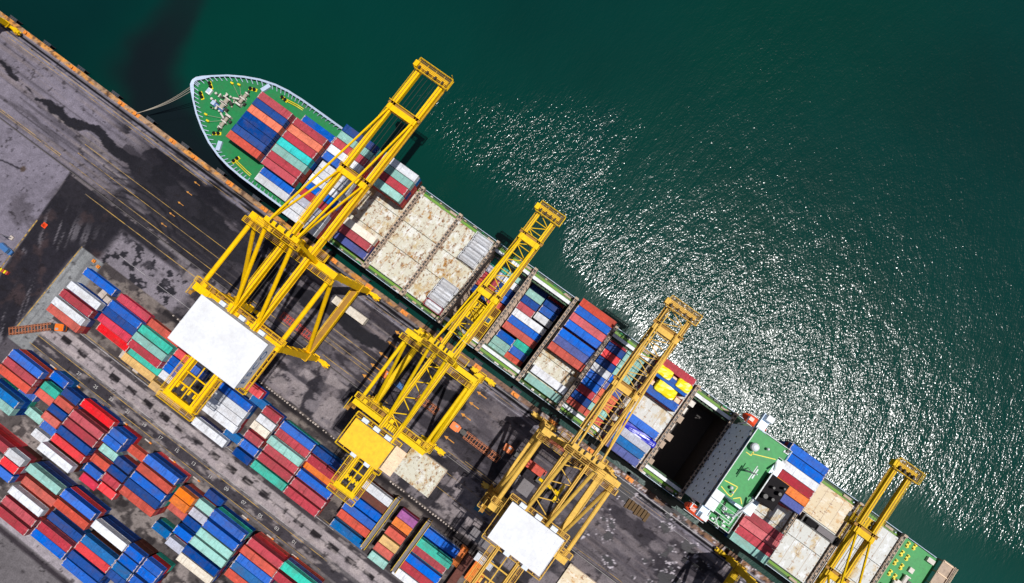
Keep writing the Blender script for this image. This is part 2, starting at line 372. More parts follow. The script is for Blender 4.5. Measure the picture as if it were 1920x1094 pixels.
    fl = sst(.30,.42,fbm(X*.16,Y*.18,65,5))*sst(-134,-131,X)*sst(-100,-104,X)*sst(-33.5,-35,Y)*(Y>-46)
    C = mixc(C, fl, (.155,.147,.16), .95); C = mixc(C, fl*sst(.555,.575,fbm(X*.45,Y*.5,66,4)), DARK, .9)
    # ---- yard strip, lane between the stacks, main stacks
    ys = (Y<=-45.2)*(Y>-67.2)*(X>-130)
    C = mixc(C, ys*np.ones_like(X), (.062,.056,.056)); C = mixc(C, ys*sst(.5,.62,fbm(X*.2,Y*.3,70,4)), (.17,.155,.14), .7)
    C = mixc(C, sst(1.4,.3,np.abs(Y+46.6))*(X>-105), (.022,.02,.022), .9)
    al = (Y<=-67.2)*(Y>-80.3)*(X>-132)
    C = mixc(C, al*np.ones_like(X), (.105,.10,.102))
    C = mixc(C, sst(.25,.05,np.abs(Y+70.3)-1.35)*al, (.215,.2,.2)); C = mixc(C, sst(.25,.05,np.abs(Y+73.6)-1.2)*al, (.205,.19,.192))
    pads = (np.abs((X/6.7)-np.floor(X/6.7)-.5)<.27); C = mixc(C, al*pads*sst(.6,.2,np.abs(Y+71.95+.4*(vn(X*.7,Y*.7,71)-.5))-.55)*sst(.3,.5,mid), (.02,.018,.02), .95)
    C = mixc(C, sst(.2,.05,np.abs(Y+68.6)-.55)*al, (.05,.046,.05), .9)
    C = mixc(C, sst(.2,.05,np.abs(Y+77.7)-1.55)*al, (.050,.047,.053), .95)
    C = mixc(C, al*sst(.55,.68,fbm(X*.25,Y*.8,72,4)), (.28,.26,.25), .45)
    mb = (Y<=-80.3)*(X>-130); C = mixc(C, mb*np.ones_like(X), (.08,.074,.072)); C = mixc(C, mb*sst(.5,.62,fbm(X*.18,Y*.3,73,5)), (.2,.185,.175), .75)
    C = mixc(C, mb*sst(.55,.65,fbm(X*.3,Y*.35,74,4)), (.02,.018,.02), .7)
    l2 = (Y<=-121.3)*(X>-170); C = mixc(C, l2*np.ones_like(X), (.12,.115,.118)); C = mixc(C, sst(.3,.1,np.abs(Y+125)-1.4)*l2, (.21,.2,.21)); C = mixc(C, sst(.3,.1,np.abs(Y+122.6)-.5)*l2, (.05,.045,.05)); C = mixc(C, sst(.3,.1,np.abs(Y+128)-.6)*l2, (.045,.04,.045))
    # puddles by the stern: wet, with sun glint painted in as thin pale rims
    wet = np.zeros_like(X)
    pu = fbm(X*.13,Y*.2,80,5); rg = sst(30,42,X)*(Y>-27)
    wetm = sst(.555,.575,pu)*rg; rim = sst(.013,.0,np.abs(pu-.555))*rg
    C = mixc(C, wetm, (.022,.021,.027), .9); C = mixc(C, rim*sst(.36,.5,hi), (.40,.39,.41), .75)
    wet = np.maximum(wet, wetm); wet = np.maximum(wet, .45*sst(.35,-.35,d-wid)); wet = np.maximum(wet, .35*junc)
    # fine tone
    g = (.80+.40*hi)*(.82+.36*lo); C = C*g[:,None]
    C = mixc(C, sst(.70,.76,fbm(X*.8,Y*.8,90,3)), (.02,.018,.02), .6)
    C = C*(np.clip(C,.004,1)/.105)**.38*np.array((.93,.878,.892))[None,:]
    return np.concatenate([np.clip(C,0,1), wet[:,None]],1)

def ground_material():
    m, nt, b = newmat('weathered_paving'); N = nt.nodes; L = nt.links
    at = N.new('ShaderNodeAttribute'); at.attribute_name = 'Tone'
    tc = N.new('ShaderNodeTexCoord'); n = N.new('ShaderNodeTexNoise'); n.inputs['Scale'].default_value = 2.2; n.inputs['Detail'].default_value = 6
    L.new(tc.outputs['Object'], n.inputs['Vector'])
    r = N.new('ShaderNodeMapRange'); r.inputs[1].default_value = .3; r.inputs[2].default_value = .7; r.inputs[3].default_value = .8; r.inputs[4].default_value = 1.2; L.new(n.outputs['Fac'], r.inputs[0])
    mu = N.new('ShaderNodeVectorMath'); mu.operation = 'SCALE'; L.new(at.outputs['Color'], mu.inputs[0]); L.new(r.outputs[0], mu.inputs['Scale'])
    L.new(mu.outputs[0], b.inputs['Base Color'])
    ro = N.new('ShaderNodeMapRange'); ro.inputs[3].default_value = .9; ro.inputs[4].default_value = .42; L.new(at.outputs['Alpha'], ro.inputs[0]); L.new(ro.outputs[0], b.inputs['Roughness'])
    b.inputs['Specular IOR Level'].default_value = .12
    bp = N.new('ShaderNodeBump'); bp.inputs['Strength'].default_value = .35; bp.inputs['Distance'].default_value = .05; L.new(n.outputs['Fac'], bp.inputs['Height']); L.new(bp.outputs[0], b.inputs['Normal'])
    return m
EDGE = -1.05
gx_ = axis(-226, 110, .4, -1500, 1500); gy_ = axis(-132, EDGE-.4, .4, -1500, EDGE-.4)
gy_ = np.append(gy_[gy_ <= EDGE-.4+.001], EDGE)
sheet('ground', gx_, gy_, 0.0, ground_tone, ground_material())
structure(MB().box(-1500,1500,EDGE-.6,EDGE+.02,-14,-.02).build('quay_wall', M['quay_face']))

def font_mesh(name, cu):
    t = bpy.data.objects.new(name, cu); COL.objects.link(t); bpy.context.view_layer.update()
    me = bpy.data.meshes.new_from_object(t.evaluated_get(bpy.context.evaluated_depsgraph_get()))
    bpy.data.objects.remove(t); o = bpy.data.objects.new(name, me); COL.objects.link(o); return o
# ---- painted lines, rails, numbers, arrows
ln = MB()
def strip(mb, x0, x1, y, w, z=.008):
    w *= .72
    mb.box(x0,x1,y-w/2,y+w/2,z-.006,z)
for x0,x1,y,w in [(-210,-120,-5.35,.22),(-206,-120,-6.45,.18),(-120,60,-5.35,.1),(-192,-165,-26.85,.22),(-192,-165,-27.4,.2),(-161,-100,-19.5,.2),(-161,-100,-23.1,.22),(-161,-60,-27.3,.24),(-62,-34,-19.1,.22),(-62,-34,-22.4,.2),(-62,-34,-23.6,.2),(-56,-30,-27.5,.22),(-150,-60,-32.2,.3),(0,42,-27.4,.16),(-6,60,-28.1,.16),(-133,-16,-76.05,.26),(-133,-16,-79.3,.22),(-122,-15,-67.0,.2),(-24,10,-33.5,.12),(-14,16,-38.6,.14)]:
    strip(ln,x0,x1,y,w)
for y0,y1 in [(-69,-48)]: ln.beam((-156.1,y0,.005),(-157.0,y1,.005),.45,.006)
for y0,y1 in [(-46,-78)]: ln.box(-139.7,-139.35,y1,y0,.002,.008)
structure(ln.build('yellow_lane_lines', M['lane_yellow']))
wl = MB()
for x0,x1,y,w in [(-128,-20,-67.7,.22),(-130,-20,-75.0,.2),(-132,-30,-120.9,.2),(-132,-40,-124.3,.18),(-60,70,-6.3,.12),(-100,60,-4.6,.1),(-128,-92,-41.2,.15)]: strip(wl,x0,x1,y,w)
structure(wl.build('white_lane_lines', M['lane_white']))
rl = MB()
for y in (-3.15,-29.3): rl.box(-400,400,y-.09,y+.09,0,.035)
structure(rl.build('crane_rails', M['rail']))
for i,x in enumerate([-113.9,-107,-100.6,-93.9,-87.2,-80.6,-74,-67.3,-60.6,-54.2,-47.4,-40.8,-34.3,-27.5]):
    cu = bpy.data.curves.new('bay_number','FONT'); cu.body = '%02d' % (27-2*i if i < 14 else 1); cu.size = 1.5; cu.align_x = 'CENTER'; cu.align_y = 'CENTER'
    cu.materials.append(M['number']); o = font_mesh('bay_number', cu)
    o.location = (x,-77.65,.012); structure(o)
for x in (-122.9,-40,-7.9):
    for y in (-8.1,-12.1,-16.4,-20.8,-25.0):
        a = MB(); q = .5 if x < -100 else .8; a.prism([(x-2.4*q,y),(x-.8*q,y+.7*q),(x-.8*q,y+.18*q),(x+2.4*q,y+.18*q),(x+2.4*q,y-.18*q),(x-.8*q,y-.18*q),(x-.8*q,y-.7*q)],.004,.010)
        structure(a.build('lane_arrow', M['lane_orange']))

# ------------------------------------------------------------------ water
WZ = -3.5
def water_tone(X, Y):
    C = np.tile(np.array((.0,.0290,.0205)), (X.size,1))
    big = fbm(X*.008, Y*.012, 101, 4); bd = fbm(X*.03+.4*Y*.03, Y*.03, 102, 4)
    C = mixc(C, np.maximum(sst(-148,-195,X), .6*sst(70,130,Y)*sst(-20,-80,X)), (.0004,.0145,.0145), .85)
    C = mixc(C, sst(40,150,Y)*sst(-10,90,X), (.0006,.0175,.0165), .75)
    C = mixc(C, sst(.42,.62,big), (.0,.026,.022), .5); C = mixc(C, sst(95,150,X)*sst(60,20,Y), (.0002,.044,.036), .7)
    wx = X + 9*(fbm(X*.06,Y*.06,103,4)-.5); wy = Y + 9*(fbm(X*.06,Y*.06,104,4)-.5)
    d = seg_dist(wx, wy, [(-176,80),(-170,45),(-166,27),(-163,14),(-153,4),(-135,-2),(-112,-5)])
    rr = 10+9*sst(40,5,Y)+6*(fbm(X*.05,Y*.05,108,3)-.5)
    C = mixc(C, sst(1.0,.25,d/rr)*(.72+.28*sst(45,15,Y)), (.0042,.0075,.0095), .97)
    d2 = seg_dist(wx, wy, [(-30,90),(-26,60),(-20,44)]); C = mixc(C, sst(8,0,d2), (.0005,.026,.023), .5)
    C = C*(.86+.28*bd)[:,None]
    # alpha: how ruffled the surface is (sheltered lee close to the hull, calmer far out)
    jit = 9*(fbm(X*.05,Y*.05,105,4)-.5)
    lo = np.interp(X,[-300,-80,-70,-50,-19,-12,0,15,30,45,100,117,135,200],[60,52,44,46,51,41,40,39,36,30,34,44,46,60])
    up = np.interp(X,[-300,-100,-76,-58,-28,-17,-12,0,23,40,63,99,130,200],[60,60,64,76,93,92,68,64,68,76,90,100,90,80])
    band = sst(-5,8,Y+1.5*jit-lo)*sst(22,-16,Y+3.5*jit-up)*sst(-112,-66,X+2*jit)
    far = sst(-60,10,X)*sst(-2,8,Y-lo)*(.50+.5*fbm(X*.03,Y*.05,107,4))
    ru = np.maximum(band*(1-.38*sst(55,125,X))*(.55+.75*fbm(X*.05,Y*.10,109,5)), far*.80)
    ru = np.maximum(ru, .16*sst(-4,6,Y-lo))
    return np.concatenate([C, np.clip(ru,0,1)[:,None]],1)
def water_material():
    m, nt, b = newmat('sea_water'); N = nt.nodes; L = nt.links
    at = N.new('ShaderNodeAttribute'); at.attribute_name = 'Tone'
    L.new(at.outputs['Color'], b.inputs['Base Color'])
    b.inputs['Roughness'].default_value = .155; b.inputs['Specular IOR Level'].default_value = .36; b.inputs['IOR'].default_value = 1.33
    tc = N.new('ShaderNodeTexCoord')
    hs = []
    for sc, st, rot, amp in ((.16,(1.5,.7,1),.15,.50),(.70,(1.7,.7,1),-.2,.26),(1.75,(1.4,.75,1),.3,.155)):
        mp = N.new('ShaderNodeMapping'); mp.inputs['Scale'].default_value = st; mp.inputs['Rotation'].default_value = (0,0,rot); L.new(tc.outputs['Object'], mp.inputs['Vector'])
        n = N.new('ShaderNodeTexNoise'); n.inputs['Scale'].default_value = sc; n.inputs['Detail'].default_value = 1.0; n.inputs['Roughness'].default_value = .5; n.inputs['Distortion'].default_value = .25
        L.new(mp.outputs[0], n.inputs['Vector'])
        s = N.new('ShaderNodeMath'); s.operation = 'MULTIPLY'; s.inputs[1].default_value = amp; L.new(n.outputs['Fac'], s.inputs[0]); hs.append(s)
    a1 = N.new('ShaderNodeMath'); L.new(hs[0].outputs[0], a1.inputs[0]); L.new(hs[1].outputs[0], a1.inputs[1])
    a2 = N.new('ShaderNodeMath'); L.new(a1.outputs[0], a2.inputs[0]); L.new(hs[2].outputs[0], a2.inputs[1])
    rs = N.new('ShaderNodeMapRange'); rs.inputs[3].default_value = .07; rs.inputs[4].default_value = 1.0; L.new(at.outputs['Alpha'], rs.inputs[0])
    bp = N.new('ShaderNodeBump'); bp.inputs['Distance'].default_value = WAVE; L.new(rs.outputs[0], bp.inputs['Strength']); L.new(a2.outputs[0], bp.inputs['Height']); L.new(bp.outputs[0], b.inputs['Normal'])
    return m
WAVE = .8
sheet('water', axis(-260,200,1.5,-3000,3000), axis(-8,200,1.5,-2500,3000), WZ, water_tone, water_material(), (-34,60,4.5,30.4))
# ------------------------------------------------------------------ containers
HC = 2.9
CW, CH = 2.44, 2.86
LEN = {40: 12.19, 20: 6.06}
def container_meshes(L):
    l = LEN[L]/2; w = CW/2
    body = MB(); n = 22 if L == 40 else 11
    body.box(-l,l,-w,w,0,.22)                                           # floor frame
    for sx in (-1,1):
        for sy in (-1,1): body.cbox(sx*(l-.09), sy*(w-.09), .22, .18, .18, CH-.3)   # corner posts
    for sy in (-1,1):                                                   # corrugated side walls + top rails
        yo, yi = sy*(w-.02), sy*(w-.075); b = len(body.v); P = []
        for k in range(n*4+1):
            x = -l+.16+(2*l-.32)*k/(n*4); y = (yo,yo,yi,yi)[k % 4]
            P.append((x,y))
        for x,y in P: body.v += [(x,y,.2),(x,y,CH-.12)]
        for k in range(len(P)-1):
            q = [b+2*k, b+2*k+2, b+2*k+3, b+2*k+1]
            body.f.append(q if sy < 0 else q[::-1]); body.mi.append(0)
        body.box(-l+.18,l-.18,min(yo,yi)-.0,max(yo,yi)+.0,CH-.14,CH)
    body.box(-l+.02,-l+.08,-w+.18,w-.18,.22,CH-.12)                     # closed end wall
    for k in range(7): body.box(-l-.0,-l+.05,-w+.25+k*.29,-w+.40+k*.29,.3,CH-.2)
    body.box(-l+.02,-l+.2,-w+.18,w-.18,CH-.12,CH); body.box(l-.2,l-.02,-w+.18,w-.18,CH-.12,CH)
    roof = MB(); m = 20 if L == 40 else 10
    b = 0; xs = []
    for k in range(m*4+1): xs.append((-l+.2+(2*l-.4)*k/(m*4), CH-.05-(.022 if k % 4 in (1,2) else 0)))
    for x,z in xs: roof.v += [(x,-w+.075,z),(x,w-.075,z)]
    for k in range(len(xs)-1):
        roof.f.append([2*k,2*k+2,2*k+3,2*k+1]); roof.mi.append(0)
    door = MB()
    for s in (-1,1): door.box(l-.07,l-.01, min(.02*s,(w-.19)*s), max(.02*s,(w-.19)*s), .24, CH-.14, 0)
    for y in (-.85,-.4,.4,.85): door.box(l-.01,l+.03,y-.03,y+.03,.3,CH-.2,1)
    cast = MB()
    cast.box(-l-.01,-l+.13,-w-.01,w+.01,CH-.09,CH+.02)
    for yy in (-.72,.72): cast.box(-l+.12,-l+.36,yy-.12,yy+.12,CH-.06,CH+.018)
    return body, roof, door, cast
CMESH = {}
for L in (40,20):
    P4 = container_meshes(L)
    for k in PAL:
        cast_m = M['casting'] if k in ('R','RR','B','LB','PB') else CM[k]
        CMESH[(L,k)] = (P4[0].mesh('container_body',[CM[k]]), P4[1].mesh('roof_panel',[CM[k]]), P4[2].mesh('door_end',[CM[k],M['galv']]), P4[3].mesh('end_header',[cast_m]))
def container(x, y, z, L, c, label, group, rz=0, plain=False):
    me = CMESH[(L,c)]
    o = bpy.data.objects.new('shipping_container', me[0]); COL.objects.link(o)
    jx = random.uniform(-.06,.06); o.location = (x+jx, y+random.uniform(-.04,.04), z); o.rotation_euler = (0,0,rz+random.uniform(-.004,.004))
    tag(o, label, 'container', group)
    for nm, m in zip(('roof_panel','door_end','end_header','end_header'), (*me[1:],me[3])):
        p = bpy.data.objects.new(nm, m); COL.objects.link(p); p.parent = o
    p.rotation_euler = (0,0,math.pi)
    return o
TANK = None
def tank_meshes():
    l, w = LEN[20]/2, CW/2
    v = MB(); v.lathe([(.05,-l+.1),(.7,-l+.2),(1.05,-l+.5),(1.14,-l+.9),(1.14,l-.9),(1.05,l-.5),(.7,l-.2),(.05,l-.1)],0,0,20,0,'x',1.36)
    for x in (-1.6,0,1.6): v.lathe([(1.17,x-.06),(1.17,x+.06)],0,0,20,0,'x',1.36)
    f = MB()
    for sx in (-1,1):
        for sy in (-1,1):
            f.cbox(sx*(l-.1),sy*(w-.1),0,.2,.2,2.6); f.beam((sx*(l-.1),sy*(w-.1),2.5),(sx*(l-1.5),sy*(w-.1),.3),.12,.12)
        f.box(sx*(l-.1)-.1,sx*(l-.1)+.1,-w,w,2.44,2.6); f.box(sx*(l-.1)-.1,sx*(l-.1)+.1,-w,w,0,.16)
    for sy in (-1,1): f.box(-l,l,sy*(w-.09)-.09,sy*(w-.09)+.09,0,.2); f.box(-l,l,sy*(w-.07)-.06,sy*(w-.07)+.06,2.46,2.58)
    k = MB(); k.box(-l+.3,l-.3,-.24,.24,2.52,2.58); k.cbox(0,0,2.3,.6,.6,.35); k.cbox(1.4,.0,2.3,.35,.35,.36)
    return v.mesh('tank_vessel',[CM['W']]), f.mesh('frame',[CM['W']]), f.mesh('frame',[CM['R']]), k.mesh('top_walkway',[M['galv']])
def tank_container(x, y, z, label):
    global TANK
    TANK = TANK or tank_meshes()
    r = empty('tank_container',(x,y,z),label,'container','tank containers on the rusty hatch cover'); 
    for nm, me in zip(('vessel','frame','top_walkway'), (TANK[0], TANK[2] if y < 11 and int(y*10) % 2 else TANK[1], TANK[3])):
        p = bpy.data.objects.new(nm, me); COL.objects.link(p); p.parent = r
    return r
TABLE = {
 'F': '-126.2,-126.2,-50.86,0,1,40,B;-126.2,-125.72,-56.36,0,2,40,W;-126.2,-126.22,-59.62,0,2,40,R;-126.2,-126.4,-62.95,0,2,40,W;-126.2,-126.22,-65.5,0,2,40,S;-111.6,-112.1,-50.79,0,1,40,CR;-111.6,-111.6,-53.35,0,2,40,B;-111.6,-111.4,-55.91,0,2,40,DB;-111.6,-111.44,-58.47,0,2,40,CR;-111.6,-111.28,-61.69,0,1,40,RR;-98.6,-99.17,-51.17,0,1,40,S;-98.6,-98.91,-53.73,0,2,40,T;-98.6,-99.05,-56.49,0,2,40,LT;-98.6,-98.91,-59.05,0,2,40,R;-98.6,-98.51,-61.61,0,1,40,T;-98.6,-98.94,-64.17,0,1,40,Y;-90,-89.67,-53.53,0,1,20,RR;-90,-89.73,-56.32,0,1,20,B;-90,-89.67,-58.88,0,1,20,B;-90,-89.27,-61.44,0,1,20,W;-86.5,-86.62,-65.76,0,1,40,Y;-83.5,-83.41,-54.38,0,1,20,B;-67.9,-67.78,-47.81,0,2,40,RR;-67.9,-67.96,-52.93,0,2,40,B;-67.9,-67.95,-55.49,0,2,40,W;-67.9,-67.95,-58.05,0,2,40,W;-67.9,-67.75,-60.61,0,2,40,W;-67.9,-67.78,-65.73,0,2,40,W;-61.9,-61.88,-50.37,0,1,20,LB;-61.9,-61.92,-63.17,0,1,20,LB;-55.7,-55.65,-50.47,0,2,20,R;-55.7,-55.65,-53.3,0,2,20,W;-55.7,-55.74,-55.96,0,2,20,C;-55.7,-55.68,-59.27,0,2,20,R;-55.7,-55.74,-62.98,0,1,20,B;-55.7,-55.86,-66.24,0,1,20,DB;-45.2,-45.31,-50.72,0,2,40,B;-45.2,-45.27,-53.28,0,2,40,R;-45.2,-45.12,-55.84,0,3,40,LT;-45.2,-45.16,-59.06,0,2,40,R;-45.2,-45.21,-62.05,0,2,40,R;-45.2,-45.19,-65.05,0,2,40,T;-32.6,-32.65,-50.71,0,2,40,DB;-32.6,-32.79,-53.84,0,2,40,R;-32.6,-32.81,-56.41,0,1,40,O;-32.6,-32.54,-58.97,0,2,40,B;-32.6,-32.33,-62.13,0,2,40,R;-32.6,-32.41,-65.2,0,2,40,R;-15.5,-15.5,-49.94,0,2,40,W;-15.5,-15.54,-52.5,0,2,40,N;-15.5,-15.38,-55.36,0,2,40,B;-15.5,-15.57,-58.29,0,2,40,B;-15.5,-15.46,-60.99,0,2,40,S;-15.5,-15.67,-65.27,0,1,40,LB;-3.8,-3.8,-50.46,0,2,20,P;-3.8,-3.78,-53.02,0,2,20,O;-3.8,-3.84,-56.47,0,2,20,S;-3.8,-3.75,-59.45,0,2,20,Y;-3.8,-3.8,-62.06,0,2,20,S;-3.8,-3.79,-65.82,0,1,20,LT;8.4,8.4,-49.97,0,2,40,B;8.4,8.52,-53.66,0,2,40,T;8.4,8.34,-56.47,0,1,40,R;8.4,8.49,-59.03,0,2,40,B;8.4,8.05,-61.59,0,2,40,R;8.4,7.9,-64.33,0,2,40,W',
 'L': '-111.5,-118.3,-105,0,3,40,R;-109,-109.03,-105.06,0,3,20,W;-109,-108.99,-107.83,0,3,20,RR;-109,-108.66,-110.66,0,3,20,B;-98,-98.05,-104.79,0,3,40,LT;-98,-98.06,-109.7,0,2,40,S;-98,-98.05,-112.75,0,3,40,W;-98,-97.91,-116.16,0,3,40,R;-98,-97.96,-119.45,0,3,40,R;-84.8,-84.92,-104.3,0,3,40,B;-84.8,-84.85,-107.66,0,3,40,S;-84.8,-84.94,-112.96,0,2,40,DB;-84.8,-84.59,-115.52,0,3,40,R;-84.8,-84.64,-118.08,0,3,40,B;-71.7,-71.79,-105.64,0,3,40,W;-71.7,-71.58,-110.66,0,3,40,LB;-71.7,-71.69,-113.22,0,3,40,RR;-71.7,-71.68,-116.26,0,3,40,DB;-71.7,-71.72,-119.09,0,3,40,B;-62.3,-62.35,-105.29,0,3,20,B;-62.3,-62.28,-108.18,0,3,20,B;-62.3,-62.3,-111.13,0,3,20,LB;-62.3,-62.3,-113.69,0,3,20,DB;-55.6,-55.56,-105.11,0,3,20,B;-55.6,-55.56,-107.67,0,3,20,B;-55.6,-55.83,-110.96,0,3,20,B',
 'M': '-124.8,-124.78,-82.03,0,3,40,B;-124.8,-124.86,-84.9,0,3,40,R;-124.8,-124.84,-87.68,0,3,40,S;-124.8,-124.75,-93.1,0,3,40,LB;-124.8,-124.75,-95.66,0,3,40,LT;-121.5,-121.5,-90.54,0,1,20,B;-114.7,-114.89,-80.73,0,2,20,B;-114.7,-114.98,-84.76,0,2,20,T;-114.7,-115.07,-87.32,0,2,20,S;-114.7,-115.26,-94.64,0,1,20,LT;-109,-108.62,-82.49,0,2,20,DB;-109,-108.76,-85.61,0,2,20,S;-109,-108.89,-88.52,0,2,20,DB;-109,-109.03,-91.41,0,2,20,S;-109,-109.08,-94.96,0,1,20,B;-109,-109.49,-98.39,0,1,20,W;-99.3,-98.8,-81.6,0,2,40,RR;-99.3,-99.35,-86.1,0,2,40,R;-99.3,-99.33,-89.09,0,2,40,R;-99.3,-99.35,-92.02,0,2,40,DB;-99.3,-99.38,-94.86,0,2,40,RR;-99.3,-99.32,-98,0,3,40,W;-88.2,-88.13,-81.93,0,3,20,B;-88.2,-88.45,-84.68,0,3,20,B;-88.2,-88.58,-88.42,0,2,20,LT;-88.2,-88.67,-92.25,0,2,20,S;-88.2,-88.63,-95.59,0,2,20,B;-88.2,-88.84,-99.83,0,1,20,CR;-82.6,-82.28,-84.63,0,1,20,S;-82.6,-82.4,-88.7,0,2,20,DB;-82.6,-82.45,-91.7,0,2,20,DB;-82.6,-82.45,-94.59,0,2,20,R;-82.6,-82.67,-98.68,0,1,20,RR;-71.5,-71.56,-81.91,0,3,40,B;-71.5,-71.49,-85.06,0,3,40,S;-71.5,-71.48,-87.91,0,3,40,B;-71.5,-71.5,-90.58,0,3,40,DB;-71.5,-71.3,-93.13,0,3,40,S;-60.3,-60.78,-83.67,0,3,20,O;-60.3,-60.73,-86.33,0,3,20,O;-60.3,-60.72,-89.38,0,2,20,S;-60.3,-60.94,-96.47,0,2,20,LB;-55,-54.82,-80.9,0,1,20,DB;-55,-54.6,-83.77,0,2,20,LT;-55,-54.55,-86.82,0,2,20,G;-55,-54.54,-89.72,0,2,20,DB;-55,-55.07,-93.61,0,2,20,B;-55,-54.76,-97.52,0,2,20,G;-45.4,-45.35,-82.69,0,3,40,B;-45.4,-45.31,-86.07,0,3,40,B;-45.4,-45.27,-88.89,0,3,40,LT;-45.4,-45.29,-91.96,0,3,40,LT;-45.4,-45.42,-95.14,0,3,40,DB;-45.4,-45.42,-97.93,0,3,40,C;-31.3,-31.55,-82.28,0,3,40,R;-31.3,-31.78,-85.18,0,3,40,S;-31.3,-31.32,-87.77,0,3,40,B;-31.3,-31.35,-90.33,0,3,40,LB;-31.3,-31.8,-94.12,0,2,40,S;-19.5,-19.23,-81.83,0,3,40,T;-19.5,-19.47,-85.17,0,3,40,R',
 'S1': '0,-111.3,25.77,9.2,2,40,R;0,-111.3,23.21,9.2,2,40,DB;0,-111.3,20.65,9.2,2,40,SO;0,-111.3,18.09,9.2,2,40,DB;0,-111.3,15.53,9.2,2,40,DB;0,-111.3,12.97,9.2,2,40,DB;0,-111.3,10.41,9.2,2,40,S',
 'S10': '0,17.3,29.8,-2.7,3,20,R;0,23.6,29.8,-2.7,3,20,LT;0,17.3,27.2,-2.7,3,20,DB;0,23.6,27.2,-2.7,3,20,LT;0,17.3,24.6,-2.7,3,20,RR;0,23.6,24.6,-2.7,3,20,LT;0,17.3,22,-2.7,3,20,DB;0,23.6,22,-2.7,3,20,LT;0,17.3,19.4,-2.7,3,20,W;0,23.6,19.4,-2.7,3,20,B;0,17.3,16.8,-2.7,3,20,B;0,23.6,16.8,-2.7,3,20,PB;0,17.3,14.2,-2.7,3,20,B;0,23.6,14.2,-2.7,3,20,SO;0,17.3,11.6,-2.7,3,20,R;0,23.6,11.6,-2.7,3,20,SO;0,17.3,9,-2.7,3,20,DB;0,23.6,9,-2.7,3,20,LT;0,17.3,6.4,-2.7,3,20,S;0,23.6,6.4,-2.7,3,20,S;0,17.3,3.8,-2.7,3,20,W;0,23.6,3.8,-2.7,3,20,R',
 'S11': '0,35,32,8,2,40,R;0,35,28.39,8,2,40,B;0,35,22.92,8,2,40,B;0,35,12.93,8,2,40,B;0,35,8.32,8,2,40,G;0,35,5.76,8,2,40,LB;0,35,3.2,8,2,40,PB',
 'S13': '0,77,32.17,8,5,40,B;0,77,29.61,8,5,40,B;0,77,27.05,8,5,40,W;0,77,24.49,8,5,40,R;0,77,21.93,8,5,40,O;0,77,19.37,8,5,40,PB;0,79.6,10.35,9.2,2,40,R;0,79.6,7.79,9.2,2,40,PK;0,79.6,5.23,9.2,2,40,R;0,79.6,2.67,9.2,2,40,LT',
 'S2': '0,-97.4,28.13,8.7,1,40,B;0,-97.4,25.57,9.2,2,40,R;0,-97.4,23.01,9.2,2,40,SO;0,-97.4,20.45,9.2,2,40,R;0,-97.4,17.89,9.2,2,40,CT;0,-97.4,15.33,9.2,2,40,LT;0,-97.4,12.77,9.2,2,40,R;0,-97.4,10.21,9.2,2,40,R;0,-97.4,7.66,8.7,1,40,B;0,-97.4,5.1,8.7,1,40,W',
 'S3': '0,-82.6,32.56,8.8,3,40,DB;0,-82.6,30,8.8,3,40,LT;0,-82.6,27.44,8.8,3,40,R;0,-82.6,24.88,8.8,3,40,W;0,-82.6,22.32,8.8,3,40,B;0,-82.6,19.76,8.8,2,40,W;0,-82.6,17.2,8.8,2,40,W;0,-82.6,14.64,8.8,2,40,W;0,-82.6,12.08,8.8,2,40,B;0,-82.6,9.52,8.8,2,40,R;0,-82.6,6.96,8.8,2,40,G;0,-82.6,4.4,8.8,2,40,W;0,-82.6,1.84,8.8,2,40,W',
 'S4': '0,-67.2,32.45,9.6,3,40,W;0,-67.2,29.89,9.6,3,40,LT;0,-67.2,27.33,9.6,3,40,R;0,-67.2,24.77,9.6,3,40,LT;0,-66.9,10.13,8,2,40,C;0,-66.9,7.57,8,2,40,R;0,-66.9,5.01,8,1,40,PB',
 'S6': '0,-35.13,30.24,8.3,1,20,W;0,-34.98,27.68,8.3,1,20,W;0,-35.14,25.12,8.3,1,20,W;0,-35.24,22.56,8.3,1,20,W;0,-35.14,12.61,8.3,1,20,W;0,-35.3,10.05,8.3,1,20,W;0,-35.46,7.49,8.3,1,20,W;0,-35.18,4.93,8.3,1,20,W',
 'S7': '0,-27.3,30.6,-8.7,3,20,W;0,-20.9,30.6,-8.7,3,20,C;0,-27.3,28,-8.7,3,20,T;0,-20.9,28,-8.7,3,20,LT;0,-27.3,25.4,-8.7,3,20,G;0,-20.9,25.4,-8.7,3,20,W;0,-27.3,22.8,-8.7,3,20,R;0,-20.9,22.8,-8.7,3,20,DB;0,-27.3,20.2,-8.7,3,20,S;0,-20.9,20.2,-8.7,3,20,B;0,-27.3,17.4,-8.7,3,20,DB;0,-20.9,17.4,-8.7,3,20,S',
 'S8': '0,-12.7,29.49,-7.8,2,20,DB;0,-12.7,26.93,-7.8,2,20,LT;0,-12.7,24.37,-7.8,2,20,DB;0,-12.7,21.81,-7.8,2,20,R;0,-6.2,30.3,-7.8,2,20,R;0,-6.2,27.7,-7.8,2,20,DB;0,-6.2,25.1,-7.8,2,20,B;0,-6.2,22.4,-7.8,2,20,W;0,-9.5,19.25,-7.8,2,40,W;0,-9.5,16.69,-7.8,2,40,B;0,-9.5,14.13,-7.8,2,40,S;0,-12.6,10.86,-7.8,2,20,B;0,-12.66,8.3,-7.8,2,20,LT;0,-12.69,5.74,-7.8,2,20,LT;0,-6.34,11.57,-7.8,2,20,T;0,-6.38,9.01,-7.8,2,20,B;0,-6.46,6.45,-7.8,2,20,S;0,-6.51,3.89,-7.8,2,20,LT',
